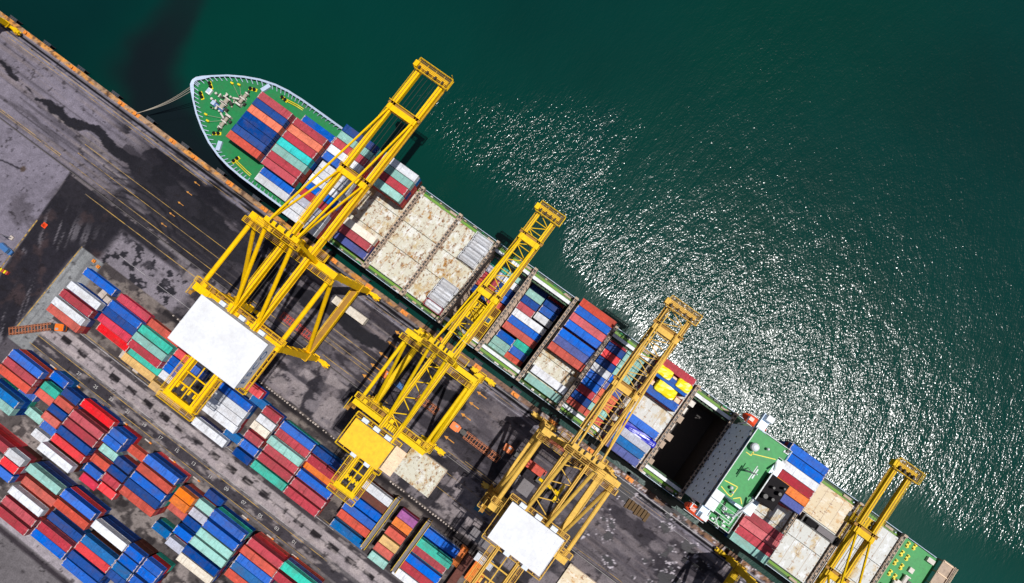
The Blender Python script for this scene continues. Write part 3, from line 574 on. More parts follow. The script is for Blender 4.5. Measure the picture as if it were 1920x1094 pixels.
 'S9': '0,6.2,32.15,8,2,40,S;0,6.2,29.59,8,2,40,B;0,6.2,27.03,8,2,40,PK;0,6.2,24.47,8,2,40,B;0,6.1,21.29,8,2,40,B;0,6.1,18.73,8,2,40,PB;0,6.1,16.17,8,2,40,S;0,6.1,7.79,8,1,40,W;0,6.1,4.72,8,1,40,LT',

}
ORD = ['first','second','third','fourth','fifth','sixth','seventh','eighth','ninth','tenth','eleventh','twelfth','thirteenth']
BAYN = {('F',-126.2):'strip beside the orange truck',('F',-111.6):'strip left of white crane roof',('F',-98.6):'strip touching white crane roof',
 ('F',-90):'short bay under the largest crane',('F',-86.5):'long bay under the largest crane',('F',-67.9):'strip right of the largest crane',('F',-61.9):'narrow pocket beside the cream row',
 ('F',-55.7):'short bay beside the cream row',('F',-45.2):'strip left of the yellow roof',('F',-32.6):'strip under the yellow roof',('F',-15.5):'strip left of the twin gantries',
 ('F',-3.8):'bay between the twin gantries',('F',8.4):'strip right of the twin gantries',
 ('M',-124.8):'leftmost bay of the main stack',('M',-121.5):'gap in leftmost main stack bay',('M',-114.7):'second bay of the main stack',('M',-109):'third bay of the main stack',
 ('M',-99.3):'bay beside two bright blue boxes',('M',-88.2):'bay behind the bright red box',('M',-82.6):'sixth bay of the main stack',('M',-71.5):'bay left of the orange pair',
 ('M',-60.3):'bay of the vivid orange pair',('M',-55):'bay right of the orange pair',('M',-45.4):'bay of pale green tops',('M',-31.3):'bay right of pale green tops',('M',-19.5):'last bay of the main stack',
 ('L',-111.5):'corner stack at the left edge',('L',-109):'short bay of the corner stack',('L',-98):'corner bay with rusty white top',('L',-84.8):'second long bay of corner stack',
 ('L',-71.7):'corner bay of light blue top',('L',-62.3):'short all blue corner bay',('L',-55.6):'last blue corner bay',('L',-49.6):'final right blue corner bay'}
SHIPN = {'S1':'bow deck bay','S2':'second deck bay from the bow','S3':'deck bay under the largest boom','S4':'deck bay before the bare hatches','S6':'rusty hatch cover near midship',
 'S7':'hold under the second boom','S8':'hold right of the second boom','S9':'deck bay between two holds','S10':'hold left of the third boom','S11':'deck bay right of third boom','S13':'deck bay behind the bridge'}
AREA = {'F':'containers in the front yard strip','M':'containers in the main yard stack','L':'containers in the corner yard stack'}
lower = MB(); lowmats = [CM[k] for k in PAL]; keys = list(PAL)
def low_box(x, y, z, L, k):
    l = LEN[L]/2; w = CW/2; mi = keys.index(k)
    lower.box(x-l,x+l,y-w,y+w,z+.12,z+HC-.06,mi)
    n = 20 if L == 40 else 10
    for s in (-1,1):
        for q in range(n):
            xx = x-l+.3+(2*l-.6)*(q+.5)/n; lower.box(xx-.12,xx+.12, y+s*w-.04, y+s*w+.05, z+.25, z+HC-.2, mi)
    for s in (-1,1):
        for yy in (-.8,-.35,.35,.8): lower.box(x+s*l-.04, x+s*l+.06, y+yy-.05, y+yy+.05, z+.25, z+HC-.2, mi)
dull = ['R','S','B','DB','T','G','R','N','DB','LB','R','S','PB','RR']
extra_budget = 24
seen = {}
for bay, txt in TABLE.items():
    items = []
    for rec in txt.split(';'):
        s,x,y,zb,n,L,c = rec.split(',')
        n = int(n); zb = float(zb)
        items.append([float(s),float(x),float(y),zb,n,int(L),c])
    yard = bay in 'FML'
    groups = {}
    for it in items: groups.setdefault(it[0],[]).append(it)
    for s, g in groups.items():
        g.sort(key=lambda i:(-round(i[2],1), i[1]))
        place = BAYN.get((bay,s)) if yard else SHIPN[bay]
        xs = [i[1] for i in g]; xm = (min(xs)+max(xs))/2; two = (max(xs)-min(xs)) > 4.5
        cnt = {}
        rows = {}
        for it in g:
            side = ('' if not two or it[5] == 40 else ('left-column ' if it[1] < xm else 'right-column '))
            r = rows.get(side,0); rows[side] = r+1
            cn = PAL[it[6]][0]; size = 'long' if it[5] == 40 else 'short'
            lab = '%s %s%s container, %s from %s, %s' % (cn, side, size, ORD[r], 'the sea', place)
            grp = AREA.get(bay, 'containers stowed on the ship')
            if bay == 'S6':
                tank_container(it[1], it[2], it[3], 'white tank container, %s from the sea, in two rows on %s' % (ORD[r], place)); continue
            container(it[1], it[2], it[3]+(it[4]-1)*HC, it[5], it[6], lab, grp)
            for t in range(it[4]-1):
                z = it[3]+t*HC; k = random.choice(dull)
                if yard and extra_budget > 0 and r == 0 and it[5] == 40 and bay in 'ML':
                    extra_budget -= 1
                    container(it[1], it[2], z, it[5], k, 'lower %s container, %s tier, %s' % (PAL[k][0], 'foot' if t == 0 else 'middle', place), grp)
                else: low_box(it[1], it[2], z, it[5], k)
lo_ = lower.build('stacked_containers', lowmats)
tag(lo_, 'lower containers of the stacks, hidden beneath the visible top boxes', 'containers', 'lower tiers', 'stuff')
# a few loose boxes: low grey floor of one yard bay
# ------------------------------------------------------------------ ship-to-shore cranes
YS, YL = -3.15, -29.3
def railed_platform(g, x0, x1, y0, y1, z, mi_plate=1, mi_rail=0):
    if x1-x0 > y1-y0:
        n = max(2,int((y1-y0)/.36))
        for k in range(n+1): q = y0+(y1-y0)*k/n; g.box(x0,x1,q-.07,q+.07,z-.1,z,mi_plate)
        m = max(1,int((x1-x0)/2.2))
        for k in range(m+1): q = x0+(x1-x0)*k/m; g.box(q-.07,q+.07,y0-.06,y1+.06,z-.22,z-.06,mi_rail)
    else:
        n = max(2,int((x1-x0)/.36))
        for k in range(n+1): q = x0+(x1-x0)*k/n; g.box(q-.07,q+.07,y0,y1,z-.1,z,mi_plate)
        m = max(1,int((y1-y0)/2.2))
        for k in range(m+1): q = y0+(y1-y0)*k/m; g.box(x0-.06,x1+.06,q-.07,q+.07,z-.22,z-.06,mi_rail)
    g.rails([(x0,y0),(x1,y0),(x1,y1),(x0,y1)], z, 1.15, 1.5, mi_rail, .055, True)
def crane(name, label, xc, hw, h, xb, bh, ytip, yback, apex, mat, house, cross, lattice=0, full=True, ylean=(1.5,1.6), cab=None, thick=1.0):
    root = empty(name, (xc,-16,0), label, 'crane', 'quay cranes along the berth')
    ym = [mat, M['grate'], M['dark_steel'], M['rope'], M['glass']]
    zt = h*.33                                                       # portal tie / knee height
    ysT, ylT = YS-ylean[0], YL+ylean[1]
    lerp = lambda a,b,t: a+(b-a)*t
    for sx in (-1,1):
        x = xc+sx*hw
        for yb, yt in ((YS,ysT),(YL,ylT)):
            g = MB(); yk = lerp(yb,yt,.33)
            g.beam((x,yb,1.9),(x,yk,zt),1.5*thick,1.3*thick,0,2.3*thick,1.9*thick); g.beam((x,yk,zt),(x,yt,h+.6),2.3*thick,1.9*thick,0,1.7*thick,1.5*thick)
            for k in range(6): z = 3+k*(h-5)/6; g.box(x-.95,x+.95,lerp(yb,yt,z/h)-1.02,lerp(yb,yt,z/h)+1.02,z,z+.18,0)
            g.rails([(x-1.4,yk-1.4),(x+1.4,yk-1.4),(x+1.4,yk+1.4),(x-1.4,yk+1.4)], zt+1.2, 1.1, 1.4, 0, .05, True); g.box(x-1.4,x+1.4,yk-1.4,yk+1.4,zt+1.05,zt+1.2,1)
            g.build('leg', ym, root)
            b = MB()                                                  # bogie set: equaliser beams + wheels along the rail
            b.box(x-4.3,x+4.3,yb-.45,yb+.45,1.2,1.95,0)
            for q in (-2.9,2.9):
                b.box(x+q-1.7,x+q+1.7,yb-.6,yb+.6,.75,1.3,0); b.box(x+q-.5,x+q+.5,yb-.8,yb+.8,1.3,1.9,0)
                for wq in (-1.1,0,1.1): b.tube((x+q+wq,yb-.22,.42),(x+q+wq,yb+.22,.42),.40,10,2)
            for e in (-1,1): b.tube((x+e*4.3,yb,1.1),(x+e*5.0,yb,1.1),.28,8,2); b.box(x+e*3.4-.7,x+e*3.4+.7,yb-1.15,yb-.6,.7,1.5,1)
            b.build('bogie', ym, root)
        # portal tie, upper side beam, diagonal brace
        yks, ykl = lerp(YS,ysT,.33), lerp(YL,ylT,.33)
        g = MB(); g.beam((x,yks-.9,zt),(x,ykl+.9,zt),1.9*thick,2.0,0); g.box(x-.8*thick,x+.8*thick,ykl+1,yks-1,zt+1.0,zt+1.06,1 if thick > 1 else 0)
        g.rails([(x-.95*thick,ykl+1),(x-.95*thick,yks-1)],zt+1.06,1.05,2.2,0,.045); g.rails([(x+.95*thick,ykl+1),(x+.95*thick,yks-1)],zt+1.06,1.05,2.2,0,.045)
        g.build('portal_beam', ym, root)
        g = MB(); g.tube((x,ysT-.8,h),(x,ylT+.8,h),.62*thick,10,0); g.build('side_beam', ym, root)
        g = MB(); g.tube((x,ysT-.6,h-1.2),(x,ykl+1.2,zt+1.2),.58*thick,10,0); g.build('diagonal_brace', ym, root)
    for yt, nm in ((ysT,'sea_beam'),(ylT,'land_beam')):
        g = MB(); g.box(xc-hw-1.2,xc+hw+1.2,yt-.85*thick,yt+.85*thick,h-1.1,h+1.25,0)
        for k in range(9): xx = xc-hw+2*hw*k/8; g.box(xx-.1,xx+.1,yt-.92*thick,yt+.92*thick,h-1.1,h+1.3,0)
        g.build('portal_cross_beam', ym, root)
        s = -1 if nm == 'sea_beam' else 1
        p = MB(); railed_platform(p, xc-hw-1.5, xc+hw+1.5, min(yt+s*1.1,yt+s*2.6), max(yt+s*1.1,yt+s*2.6), h+1.2)
        if nm == 'sea_beam':
            railed_platform(p, xb-bh-3.8, xb-bh-.9, yt+1.1, yt+2.8, h+1.9); railed_platform(p, xb+bh+.9, xb+bh+3.8, yt+1.1, yt+3.4, h+1.9)
            for q in range(5): p.box(xb-bh-3+q*1.7,xb-bh-2.2+q*1.7,yt-.6,yt+.5,h+1.3,h+2.2+.3*(q%2),0)
        else: 
            for q in range(7): p.box(xc-hw+1+q*2.9,xc-hw+2.1+q*2.9,yt+1.2,yt+2.2,h+1.2,h+2.1,1 if q%3 else 0)
        p.build('access_platform', ym, root)
    if not full: return root
    # boom and trolley girders
    yh = 1.5
    for sx in (-1,1):
        x = xb+sx*bh; w = (.66 if thick > 1 else .46) if lattice < 2 else .36
        g = MB(); g.box(x-w,x+w,yback,yh-.15,h+1.35,h+3.3,0); g.box(x-w-.1,x+w+.1,yback,yh-.15,h+1.3,h+1.45,0)
        for k in range(14): yy = lerp(yback,yh,k/14); g.box(x-w-.05,x+w+.05,yy-.12,yy+.12,h+1.34,h+3.34,0)
        g.box(x-.1,x+.1,yback+1,yh-.3,h+3.3,h+3.42,1)
        g.build('trolley_girder', ym, root)
        g = MB(); g.box(x-w,x+w,yh+.15,ytip,h+1.35,h+3.1,0)
        for k in range(16): yy = lerp(yh,ytip,k/16); g.box(x-w-.05,x+w+.05,yy-.10,yy+.10,h+1.34,h+3.14,0)
        g.box(x-.09,x+.09,yh+.5,ytip-1,h+3.1,h+3.2,1)
        g.build('boom_girder', ym, root)
        g = MB(); xo = x+sx*(w+.3); g.box(min(xo-.25,xo+.25),max(xo-.25,xo+.25),yh+.2,ytip-1.5,h+1.6,h+1.7,1); g.rails([(xo+sx*.25,yh+.2),(xo+sx*.25,ytip-1.5)],h+1.7,1.0,2.0,0,.04)
        g.build('boom_walkway', ym, root)
    for yy in cross:
        g = MB(); g.box(xb-bh-.8,xb+bh+.8,yy-.75,yy+.75,h+1.5,h+3.6,0); g.box(xb-bh-1.4,xb+bh+1.4,yy+.75,yy+1.7,h+3.0,h+3.1,1); g.rails([(xb-bh-1.3,yy+1.6),(xb+bh+1.3,yy+1.6)],h+3.1,1.0,1.5,0,.05); g.build('boom_cross_beam', ym, root)
    g = MB(); n = 15 if lattice else 9                                # bracing between the girders
    for k in range(n):
        y0 = lerp(yh+.5,ytip-1,k/n); y1 = lerp(yh+.5,ytip-1,(k+1)/n); s = 1 if k % 2 else -1
        if lattice:
            g.tube((xb-s*bh,y0,h+2.4),(xb+s*bh,y1,h+2.4),.12,6,0); g.tube((xb-bh,y0,h+2.4),(xb+bh,y0,h+2.4),.11,6,0)
        if lattice == 2:
            for sx in (-1,1):
                g.tube((xb+sx*bh,y0,h+2.6),(xb+sx*(bh*.8),(y0+y1)/2,h+5.0),.11,6,0); g.tube((xb+sx*bh,y1,h+2.6),(xb+sx*(bh*.8),(y0+y1)/2,h+5.0),.11,6,0)
    if lattice == 2:
        for sx in (-1,1): g.tube((xb+sx*bh*.8,yh,h+5.0),(xb+sx*bh*.8,ytip-3,h+5.0),.17,7,0)
    if g.v: g.build('boom_bracing', ym, root)
    g = MB()
    for k in range(8):
        y0 = lerp(ylT+1,ysT-2,k/8); y1 = lerp(ylT+1,ysT-2,(k+1)/8); s = 1 if k % 2 else -1
        if lattice: g.tube((xb-s*bh,y0,h+2.2),(xb+s*bh,y1,h+2.2),.15,6,0)
    if g.v: g.build('trolley_girder_bracing', ym, root)
    g = MB()                                                          # hoist ropes
    for q in (-.5,-.2,.2,.5): g.tube((xb+q*bh,yback+3,h+2.0),(xb+q*bh,ytip-1,h+2.0),.05,5,3)
    g.build('hoist_ropes', ym, root)
    g = MB()                                                          # boom tip
    g.box(xb-bh-1.0,xb+bh+1.0,ytip-.5,ytip+.6,h+1.2,h+3.3,0); railed_platform(g, xb-bh-1.2, xb+bh+2.0, ytip-1.6, ytip+1.5, h+3.4)
    for q in (-1,-.3,.4,1.0): g.tube((xb+q*bh-.18,ytip-.9,h+4.0),(xb+q*bh+.18,ytip-.9,h+4.0),.62,12,2)
    g.box(xb-bh-1.9,xb-bh-.7,ytip-1.2,ytip+.4,h+2.0,h+4.4,0); g.tube((xb+bh+1.5,ytip+1.8,h+3.4),(xb+bh+1.5,ytip+1.8,h+6.2),.08,6,0)
    g.build('boom_tip', ym, root)
    # pylon: raking legs, apex beam, stays
    for sx in (-1,1):
        g = MB(); g.beam((xb+sx*(bh+1.6),ysT,h+1.2),(xb+sx*(bh+.4),YS+.3,apex),1.2,1.1,0,.8,.8); g.build('pylon_leg', ym, root)
        g = MB(); g.tube((xb+sx*(bh+.3),YS-.3,apex),(xb+sx*bh,ylT+2.2,h+2.8),.5*thick,9,0); g.build('back_stay', ym, root)
        for frac in cross[:2]:
            g = MB(); g.beam((xb+sx*(bh+.3),YS+.6,apex),(xb+sx*bh,frac,h+3.4),.42*thick,.5,0); g.cbox(xb+sx*bh,frac,h+3.1,.7,1.6,.9,0); g.build('fore_stay', ym, root)
    g = MB(); g.box(xb-bh-1.3,xb+bh+1.3,YS-.4,YS+1.0,apex-.6,apex+.7,0); railed_platform(g, xb-bh-2.6, xb+bh+2.6, YS-1.6, YS-.2, apex+.8)
    for q in (-.8,-.35,.35,.8): g.tube((xb+q*bh-.16,YS+.6,apex+1.0),(xb+q*bh+.16,YS+.6,apex+1.0),.6,12,2)
    g.build('apex_beam', ym, root)
    # machinery house
    x0,x1,y0,y1,zr,rm,wm = house; fl = min(h+3.5,zr-(7.2 if zr > 50 else 3.5))
    g = MB(); g.box(x0+.2,x1-.2,y0+.2,y1-.2,fl,zr-.3,0)
    for k in range(14): xx = x0+.8+(x1-x0-1.6)*k/13; g.box(xx-.08,xx+.08,y0+.13,y1-.13,fl+.1,zr-.4,0)
    hs = g.build('machinery_house', [M[wm]], root)
    r = MB(); r.box(x0,x1,y0,y1,zr-.3,zr,0)
    nseam = int((x1-x0)/1.5)
    for k in range(1,nseam): xx = x0+(x1-x0)*k/nseam; r.box(xx-.03,xx+.03,y0+.1,y1-.1,zr,zr+.035,0)
    r.box(x0,x1,y0,y0+.12,zr,zr+.12,0); r.box(x0,x1,y1-.12,y1,zr,zr+.12,0); r.box(x0,x0+.12,y0+.12,y1-.12,zr,zr+.12,0); r.box(x1-.12,x1,y0+.12,y1-.12,zr,zr+.12,0)
    r.build('roof', [M[rm]], hs)
    for q in range(3): v = MB(); xx = x0+(x1-x0)*(.18+.3*q); v.box(xx-.9,xx+.9,y1+.05,y1+1.1,fl+.7,fl+2.5,0); v.build('ventilation_unit', [M['wall_white']], hs)
    for q in range(2): v = MB(); xx = x0+(x1-x0)*(.4+.35*q); v.box(xx-.8,xx+.8,y0-1.1,y0-.05,fl+.7,fl+2.3,0); v.build('ventilation_unit', [M['wall_white']], hs)
    p = MB(); z = fl
    railed_platform(p, x0-1.0, x1+1.0, y1+.15, y1+1.3, z); railed_platform(p, x0-1.0, x1+1.0, y0-1.2, y0-.15, z); railed_platform(p, x1+.05, x1+1.0, y0-.1, y1+.1, z); railed_platform(p, x0-1.0, x0-.05, y0-.1, y1+.1, z)
    p.build('house_walkway', ym, root)
    # back reach
    g = MB(); yb2 = yback
    g.box(xb-bh-.9,xb+bh+.9,yb2-.5,yb2+.7,h+1.2,h+3.2,0)
    for fr in (.35,.68): yy = lerp(y0-1.5,yb2+1,fr); g.tube((xb-bh,yy,h+2.6),(xb+bh,yy,h+2.6),.22,7,0)
    g.tube((xb,y0-1.5,h+2.6),(xb,yb2+.5,h+2.6),.18,7,0)
    railed_platform(g, xb-bh-2.0, xb-bh-.8, yb2, y0-1.6, h+2.3); railed_platform(g, xb+bh+.8, xb+bh+2.0, yb2, y0-1.6, h+2.3); railed_platform(g, xb-bh-1.8, xb+bh+1.8, yb2-2.2, yb2-.7, h+2.0)
    for q in (-.7,-.25,.25,.7): g.tube((xb+q*bh-.2,yb2+1.6,h+3.0),(xb+q*bh+.2,yb2+1.6,h+3.0),.7,12,2); g.box(xb+q*bh-.25,xb+q*bh+.25,yb2+2.6,yb2+3.8,h+2.4,h+3.3,0)
    g.build('back_reach_frame', ym, root)
    # trolley with driver's cab
    if cab is not None:
        cx, cy = cab
        g = MB(); g.box(xb-bh-.4,xb+bh+.4,cy-2.6,cy+2.6,h+.6,h+1.15,0)
        for q in (-1.8,-.6,.6,1.8):
            g.tube((xb-bh*.5,cy+q,h+1.35),(xb-bh*.5+.3,cy+q,h+1.35),.5,10,2); g.tube((xb+bh*.5,cy+q,h+1.35),(xb+bh*.5+.3,cy+q,h+1.35),.5,10,2)
        s = 1 if cx > xb else -1
        railed_platform(g, min(xb+s*(bh+.6),cx+s*1.3), max(xb+s*(bh+.6),cx+s*1.3), cy-6.0, cy+4.0, h-.2)
        g.build('trolley', ym, root)
        c = MB(); c.box(cx-1.1,cx+1.1,cy-1.4,cy+1.5,h-2.8,h-.35,0); c.box(cx-1.15,cx+1.15,cy+.2,cy+1.55,h-2.4,h-.9,1); c.box(cx-.95,cx+.95,cy-.9,cy+1.0,h-.35,h+1.6,0); c.box(cx-.7,cx+.7,cy-.6,cy+.7,h+1.6,h+1.75,1)
        c.build('driver_cab', [mat, M['glass']], root)
    # stair tower on a landward leg
    g = MB(); xs = xc-hw-1.7
    for k in range(9):
        z0 = 2+k*(h-3)/9; z1 = z0+(h-3)/9; ya, yb = (YL-1.0,YL+1.6) if k % 2 else (YL+1.6,YL-1.0)
        g.beam((xs,ya,z0),(xs,yb,z1),.8,.12,1); g.box(xs-.5,xs+.5,yb-.5,yb+.5,z1-.08,z1,1)
    g.rails([(xs-.55,YL-1.6),(xs-.55,YL+2.2)],h-1,1.1,1.2,0,.05)
    g.build('access_stair', ym, root)
    return root
c1 = crane('gantry_crane','largest bright yellow quay crane, white roof, thick twin boom over the bow bays',-69.1,13.0,43,-66.9,3.75,53.6,-52.8,62,M['crane_bright'],
      (-77.2,-56.0,-41.0,-27.6,51.0,'roof_white','wall_white'),[39.8,18.6],0,True,(1.4,1.4),None,1.06)
cu = bpy.data.curves.new('house_lettering','FONT'); cu.body = 'ESCO'; cu.size = 3.6; cu.extrude = .02; cu.materials.append(M['blue_letter']); cu.space_character = 1.25; cu.align_x = 'CENTER'; cu.align_y='CENTER'
hl = font_mesh('lettering', cu); hl.parent = c1
hl.location = (-56.17-(-69.1), -34.6+16, 47.7); hl.rotation_euler = (R_(90),0,R_(90))
c2 = crane('gantry_crane','yellow quay crane with a yellow machinery roof beside a white lean-to',-21.15,10.3,38,-20.4,2.25,42.3,-46.5,56,M['crane_mid'],
      (-28.6,-16.5,-37.2,-29.9,44,'roof_yellow','wall_white'),[33.0,15.0],1,True,(1.7,1.8),(-16.9,9.8),.82)
g = MB(); g.box(-16.2,-12.9,-36.6,-29.5,43.0,43.2,0)
for k in range(9): g.box(-16.15,-12.95,-36.4+k*.8,-36.1+k*.8,43.2,43.36,0)
g.box(-16.2,-13.1,-36.4,-29.7,41.5,43.0,1); g.build('lean_to_shed', [M['crate'],M['wall_white']], c2)
c3 = crane('gantry_crane','faded ochre quay crane, lattice boom, white roof, third from the bow',23.4,10.8,39,22.5,3.1,41.6,-46.5,57,M['crane_pale'],
      (15.3,31.0,-33.4,-22.9,46,'roof_white','wall_white'),[34.0,16.0],2,True,(1.3,1.6),None,.95)
g = MB(); railed_platform(g, 9.6,14.0,-31.4,-27.0,28.5); g.box(10.4,13.2,-30.6,-27.8,28.5,30.6,0); g.box(11.2,12.4,-29.8,-28.6,30.6,30.7,2)
g.build('electrical_cabin', [M['crane_pale'],M['grate'],M['dark_steel']], c3)
c4 = crane('gantry_crane','lemon yellow quay crane, slim twin boom over the ship\'s stern hatches',91.3,10.3,38,91.3,2.0,41.8,-46.5,56,M['crane_lemon'],
      (84,97,-37,-29.9,44,'roof_white','wall_white'),[22.0,9.0],0,True,(1.7,1.8),(89.0,24.0),.95)
c5 = crane('gantry_crane','yellow crane corner at the photo\'s upper left, leg over dark shadow',-219.5,12.6,40,-219.5,3,44,-50,58,M['crane_lemon'],None,[],0,False)
# ------------------------------------------------------------------ the ship
SY = 17.45; HB = 15.75; DZ = 6.0; FZ = 8.6
ship = empty('container_ship', (0,SY,0), 'long container ship moored at the quay, green bow deck, rusty hatch covers', 'ship')
half = [(-140.3,.35),(-139.9,1.5),(-138.6,2.9),(-136.1,5.0),(-132.3,8.0),(-127.8,10.75),(-123.1,13.0),(-118,14.6),(-113.5,15.35),(-108,15.7),(-100,HB),(-92,HB),(-89,HB),(-60,HB),(0,HB),(60,HB),(110,HB),(122,15.5),(129,15.1)]
def outline(dx=0, inset=0.0, bowcut=0.0):
    P = []
    for x,w in half:
        xx = x + bowcut*max(0,(-100-x))/40; ww = max(.05, w-inset-bowcut*.16*max(0,min(1,(-95-x)/45))*w/3)
        P.append((xx,ww))
    up = [(x,SY+w) for x,w in P]; dn = [(x,SY-w) for x,w in reversed(P)]
    return up+dn
def zdeck(x): return FZ+.9 if x < -91.5 else DZ+.25
rings = [(outline(0,.6,9.0),-9.0),(outline(0,.15,4.5),0.0),(outline(0,0,0),None)]
g = MB(); n = len(rings[0][0])
for ring,z in rings:
    for x,y in ring: g.v.append((x,y,zdeck(x) if z is None else z))
for k in range(2):
    for i in range(n):
        j = (i+1) % n; g.f.append([k*n+j,k*n+i,(k+1)*n+i,(k+1)*n+j]); g.mi.append(0)
g.build('hull', M['ship_hull'], ship)
# bulwark round the bow: broad pale rim plus ribs on the inside
g = MB(); O = outline(); I = outline(0,.62,0.0)
idx = [i for i,(x,y) in enumerate(O) if x < -91]
up = [i for i in range(len(half)) if half[i][0] < -91]; dn = [len(O)-1-i for i in up]
seq = [(O[i],I[i]) for i in reversed(up)] + [(O[i],I[i]) for i in dn]
seq = [(o,(max(q[0],o[0]+.9 if abs(o[1]-SY)<3 else q[0]),q[1])) for o,q in seq]
for (o0,i0),(o1,i1) in zip(seq,seq[1:]):
    b = len(g.v); zt = FZ+1.5
    for p,z in ((o0,FZ-1.2),(o1,FZ-1.2),(o1,zt),(o0,zt),(i0,zt-.25),(i1,zt-.25)): g.v.append((p[0],p[1],z))
    g.quad_faces(b,[(0,1,2,3),(3,2,5,4)],0)
    L = math.hypot(o1[0]-o0[0],o1[1]-o0[1]); m = max(1,int(L/1.35))
    for k in range(m):
        t = (k+.5)/m; px = i0[0]+(i1[0]-i0[0])*t; py = i0[1]+(i1[1]-i0[1])*t
        cxx, cyy = (-112-px), (SY-py); q = math.hypot(cxx,cyy)
        g.beam((px,py,zt-.35),(px+cxx/q*1.05,py+cyy/q*1.05,FZ+.1),.22,.3)
g.build('bulwark', M['ship_rim'], ship)
g = MB(); fl = [p for p in outline(0,.2) if p[0] < -91]; upx = sorted([p for p in fl if p[1] > SY]); dnx = sorted([p for p in fl if p[1] <= SY], reverse=True)
g.prism(upx[::-1]+dnx[::-1], FZ-.3, FZ); g.build('forecastle_deck', M['ship_green'], ship)
# bow machinery
for s in (-1,1):
    g = MB(); y = SY+s*9.3; x = -119.8
    g.beam((x-.8,y+s*1.0,FZ+.6),(x+.3,y+s*3.9,FZ+.6),1.3,1.0); g.build('breakwater', M['ship_rim'], ship)
    g = MB()
    g.tube((-127.4,SY+s*1.0-.7,FZ+1.0),(-127.4,SY+s*1.0+.7,FZ+1.0),.7,14,2); g.box(-129.0,-126.3,SY+s*1.85-.16,SY+s*1.85+.16,FZ,FZ+1.5,0); g.box(-129.0,-126.3,SY+s*.25-.12,SY+s*.25+.12,FZ,FZ+1.4,0); g.box(-131.4,-129.0,SY+s*1.1-.22,SY+s*1.1+.22,FZ,FZ+.5,1)
    g.box(-126.2,-125.2,SY+s*1.2-.5,SY+s*1.2+.5,FZ,FZ+1.1,1); g.tube((-128.6,SY+s*2.1,FZ+.9),(-128.6,SY+s*3.1,FZ+.9),.38,10,0); g.box(-130.6,-130.2,SY+s*.6,SY+s*1.9,FZ,FZ+.9,0); g.box(-128.3,-127.9,SY+s*2.0-.5,SY+s*2.0+.5,FZ,FZ+1.2,1); g.tube((-131.9,SY+s*1.1,FZ),(-131.9,SY+s*1.1,FZ+.7),.4,10,0)
    for q in range(6): xx, yy = -130.5+random.random()*5.5, SY+s*(.5+random.random()*3.2); g.cbox(xx,yy,FZ,.25+.3*random.random(),.25+.3*random.random(),.3+.7*random.random(),q % 3)
    g.build('anchor_windlass', [M['ship_machine'],M['dark_steel'],M['hemp']], ship)
    g = MB(); x = -123.6
    for q in (3.0,4.95): g.tube((x,SY+s*q,FZ+1.0),(x,SY+s*(q+1.5),FZ+1.0),.55,12,2)
    g.tube((x,SY+s*6.6,FZ+1.0),(x,SY+s*7.0,FZ+1.0),.75,12,0); g.tube((x,SY+s*7.2,FZ+1.0),(x,SY+s*7.9,FZ+1.0),.3,10,1)
    g.box(x-.9,x+1.0,SY+s*2.4-.3,SY+s*2.4+.3,FZ,FZ+1.7,0); g.box(x-.9,x+1.0,SY+s*4.7-.2,SY+s*4.7+.2,FZ,FZ+1.7,0); g.box(x-1.4,x-.7,SY+s*3.9-.9,SY+s*3.9+.9,FZ,FZ+.9,1)
    g.beam((x-2.8,SY+s*3.1,FZ+.7),(x-.8,SY+s*3.9,FZ+.9),.5,.6,0); g.tube((x-3.4,SY+s*2.9,FZ),(x-3.4,SY+s*2.9,FZ+1.4),.3,8,0); g.box(x+1.0,x+1.7,SY+s*3.6-.5,SY+s*3.6+.5,FZ,FZ+1.0,1)
    for q in range(7): xx, yy = x-2+random.random()*3.6, SY+s*(2.2+random.random()*5.5); g.cbox(xx,yy,FZ,.2+.3*random.random(),.2+.3*random.random(),.3+.8*random.random(),q % 3)
    g.build('mooring_winch', [M['ship_machine'],M['dark_steel'],M['hemp']], ship)
for (x,y,a) in [(-135.1,19.6,-35),(-135.3,15.3,-33),(-123.4,26.5,20),(-123.5,8.4,35),(-113.4,29.9,-5),(-113.2,5.3,75)]:
    g = MB(); c_, s_ = math.cos(R_(a)), math.sin(R_(a))
    g.beam((x-1.4*c_,y-1.4*s_,FZ+.12),(x+1.4*c_,y+1.4*s_,FZ+.12),1.0,.22,0)
    for q in (-.65,.65): g.tube((x+q*c_,y+q*s_,FZ+.2),(x+q*c_,y+q*s_,FZ+.95),.42,12,1); g.tube((x+q*c_,y+q*s_,FZ+.95),(x+q*c_,y+q*s_,FZ+1.05),.52,12,1)
    g.build('mooring_bitts', [M['ship_yellow'],M['black']], ship)
for (x,y) in [(-129.9,11.2),(-128.1,9.9),(-129.7,24.1),(-127.6,25.0)]:
    g = MB(); g.tube((x,y,FZ),(x,y,FZ+.9),.3,8,0); g.beam((x-.5,y,FZ+.9),(x+.5,y+.15,FZ+.9),.5,.4,0); g.tube((x+.3,y,FZ+.7),(-124.3,SY+(y-SY)*.62,FZ+1.0),.05,5,1)
    g.build('fairlead_roller', [M['ship_yellow'],M['hemp']], ship)
g = MB(); g.cbox(-134.0,17.8,FZ,1.6,1.9,.9,0); g.cbox(-134.2,17.9,FZ+.9,1.0,1.2,.15,1); g.build('hatch_box', [M['ship_white'],M['ship_rim']], ship)
g = MB(); g.cbox(-128.6,15.5,FZ,4.6,1.3,.8,0); g.cbox(-130.3,15.6,FZ+.8,1.2,1.4,.5,1); g.build('chain_locker_cover', [M['blue_car'],M['ship_rim']], ship)
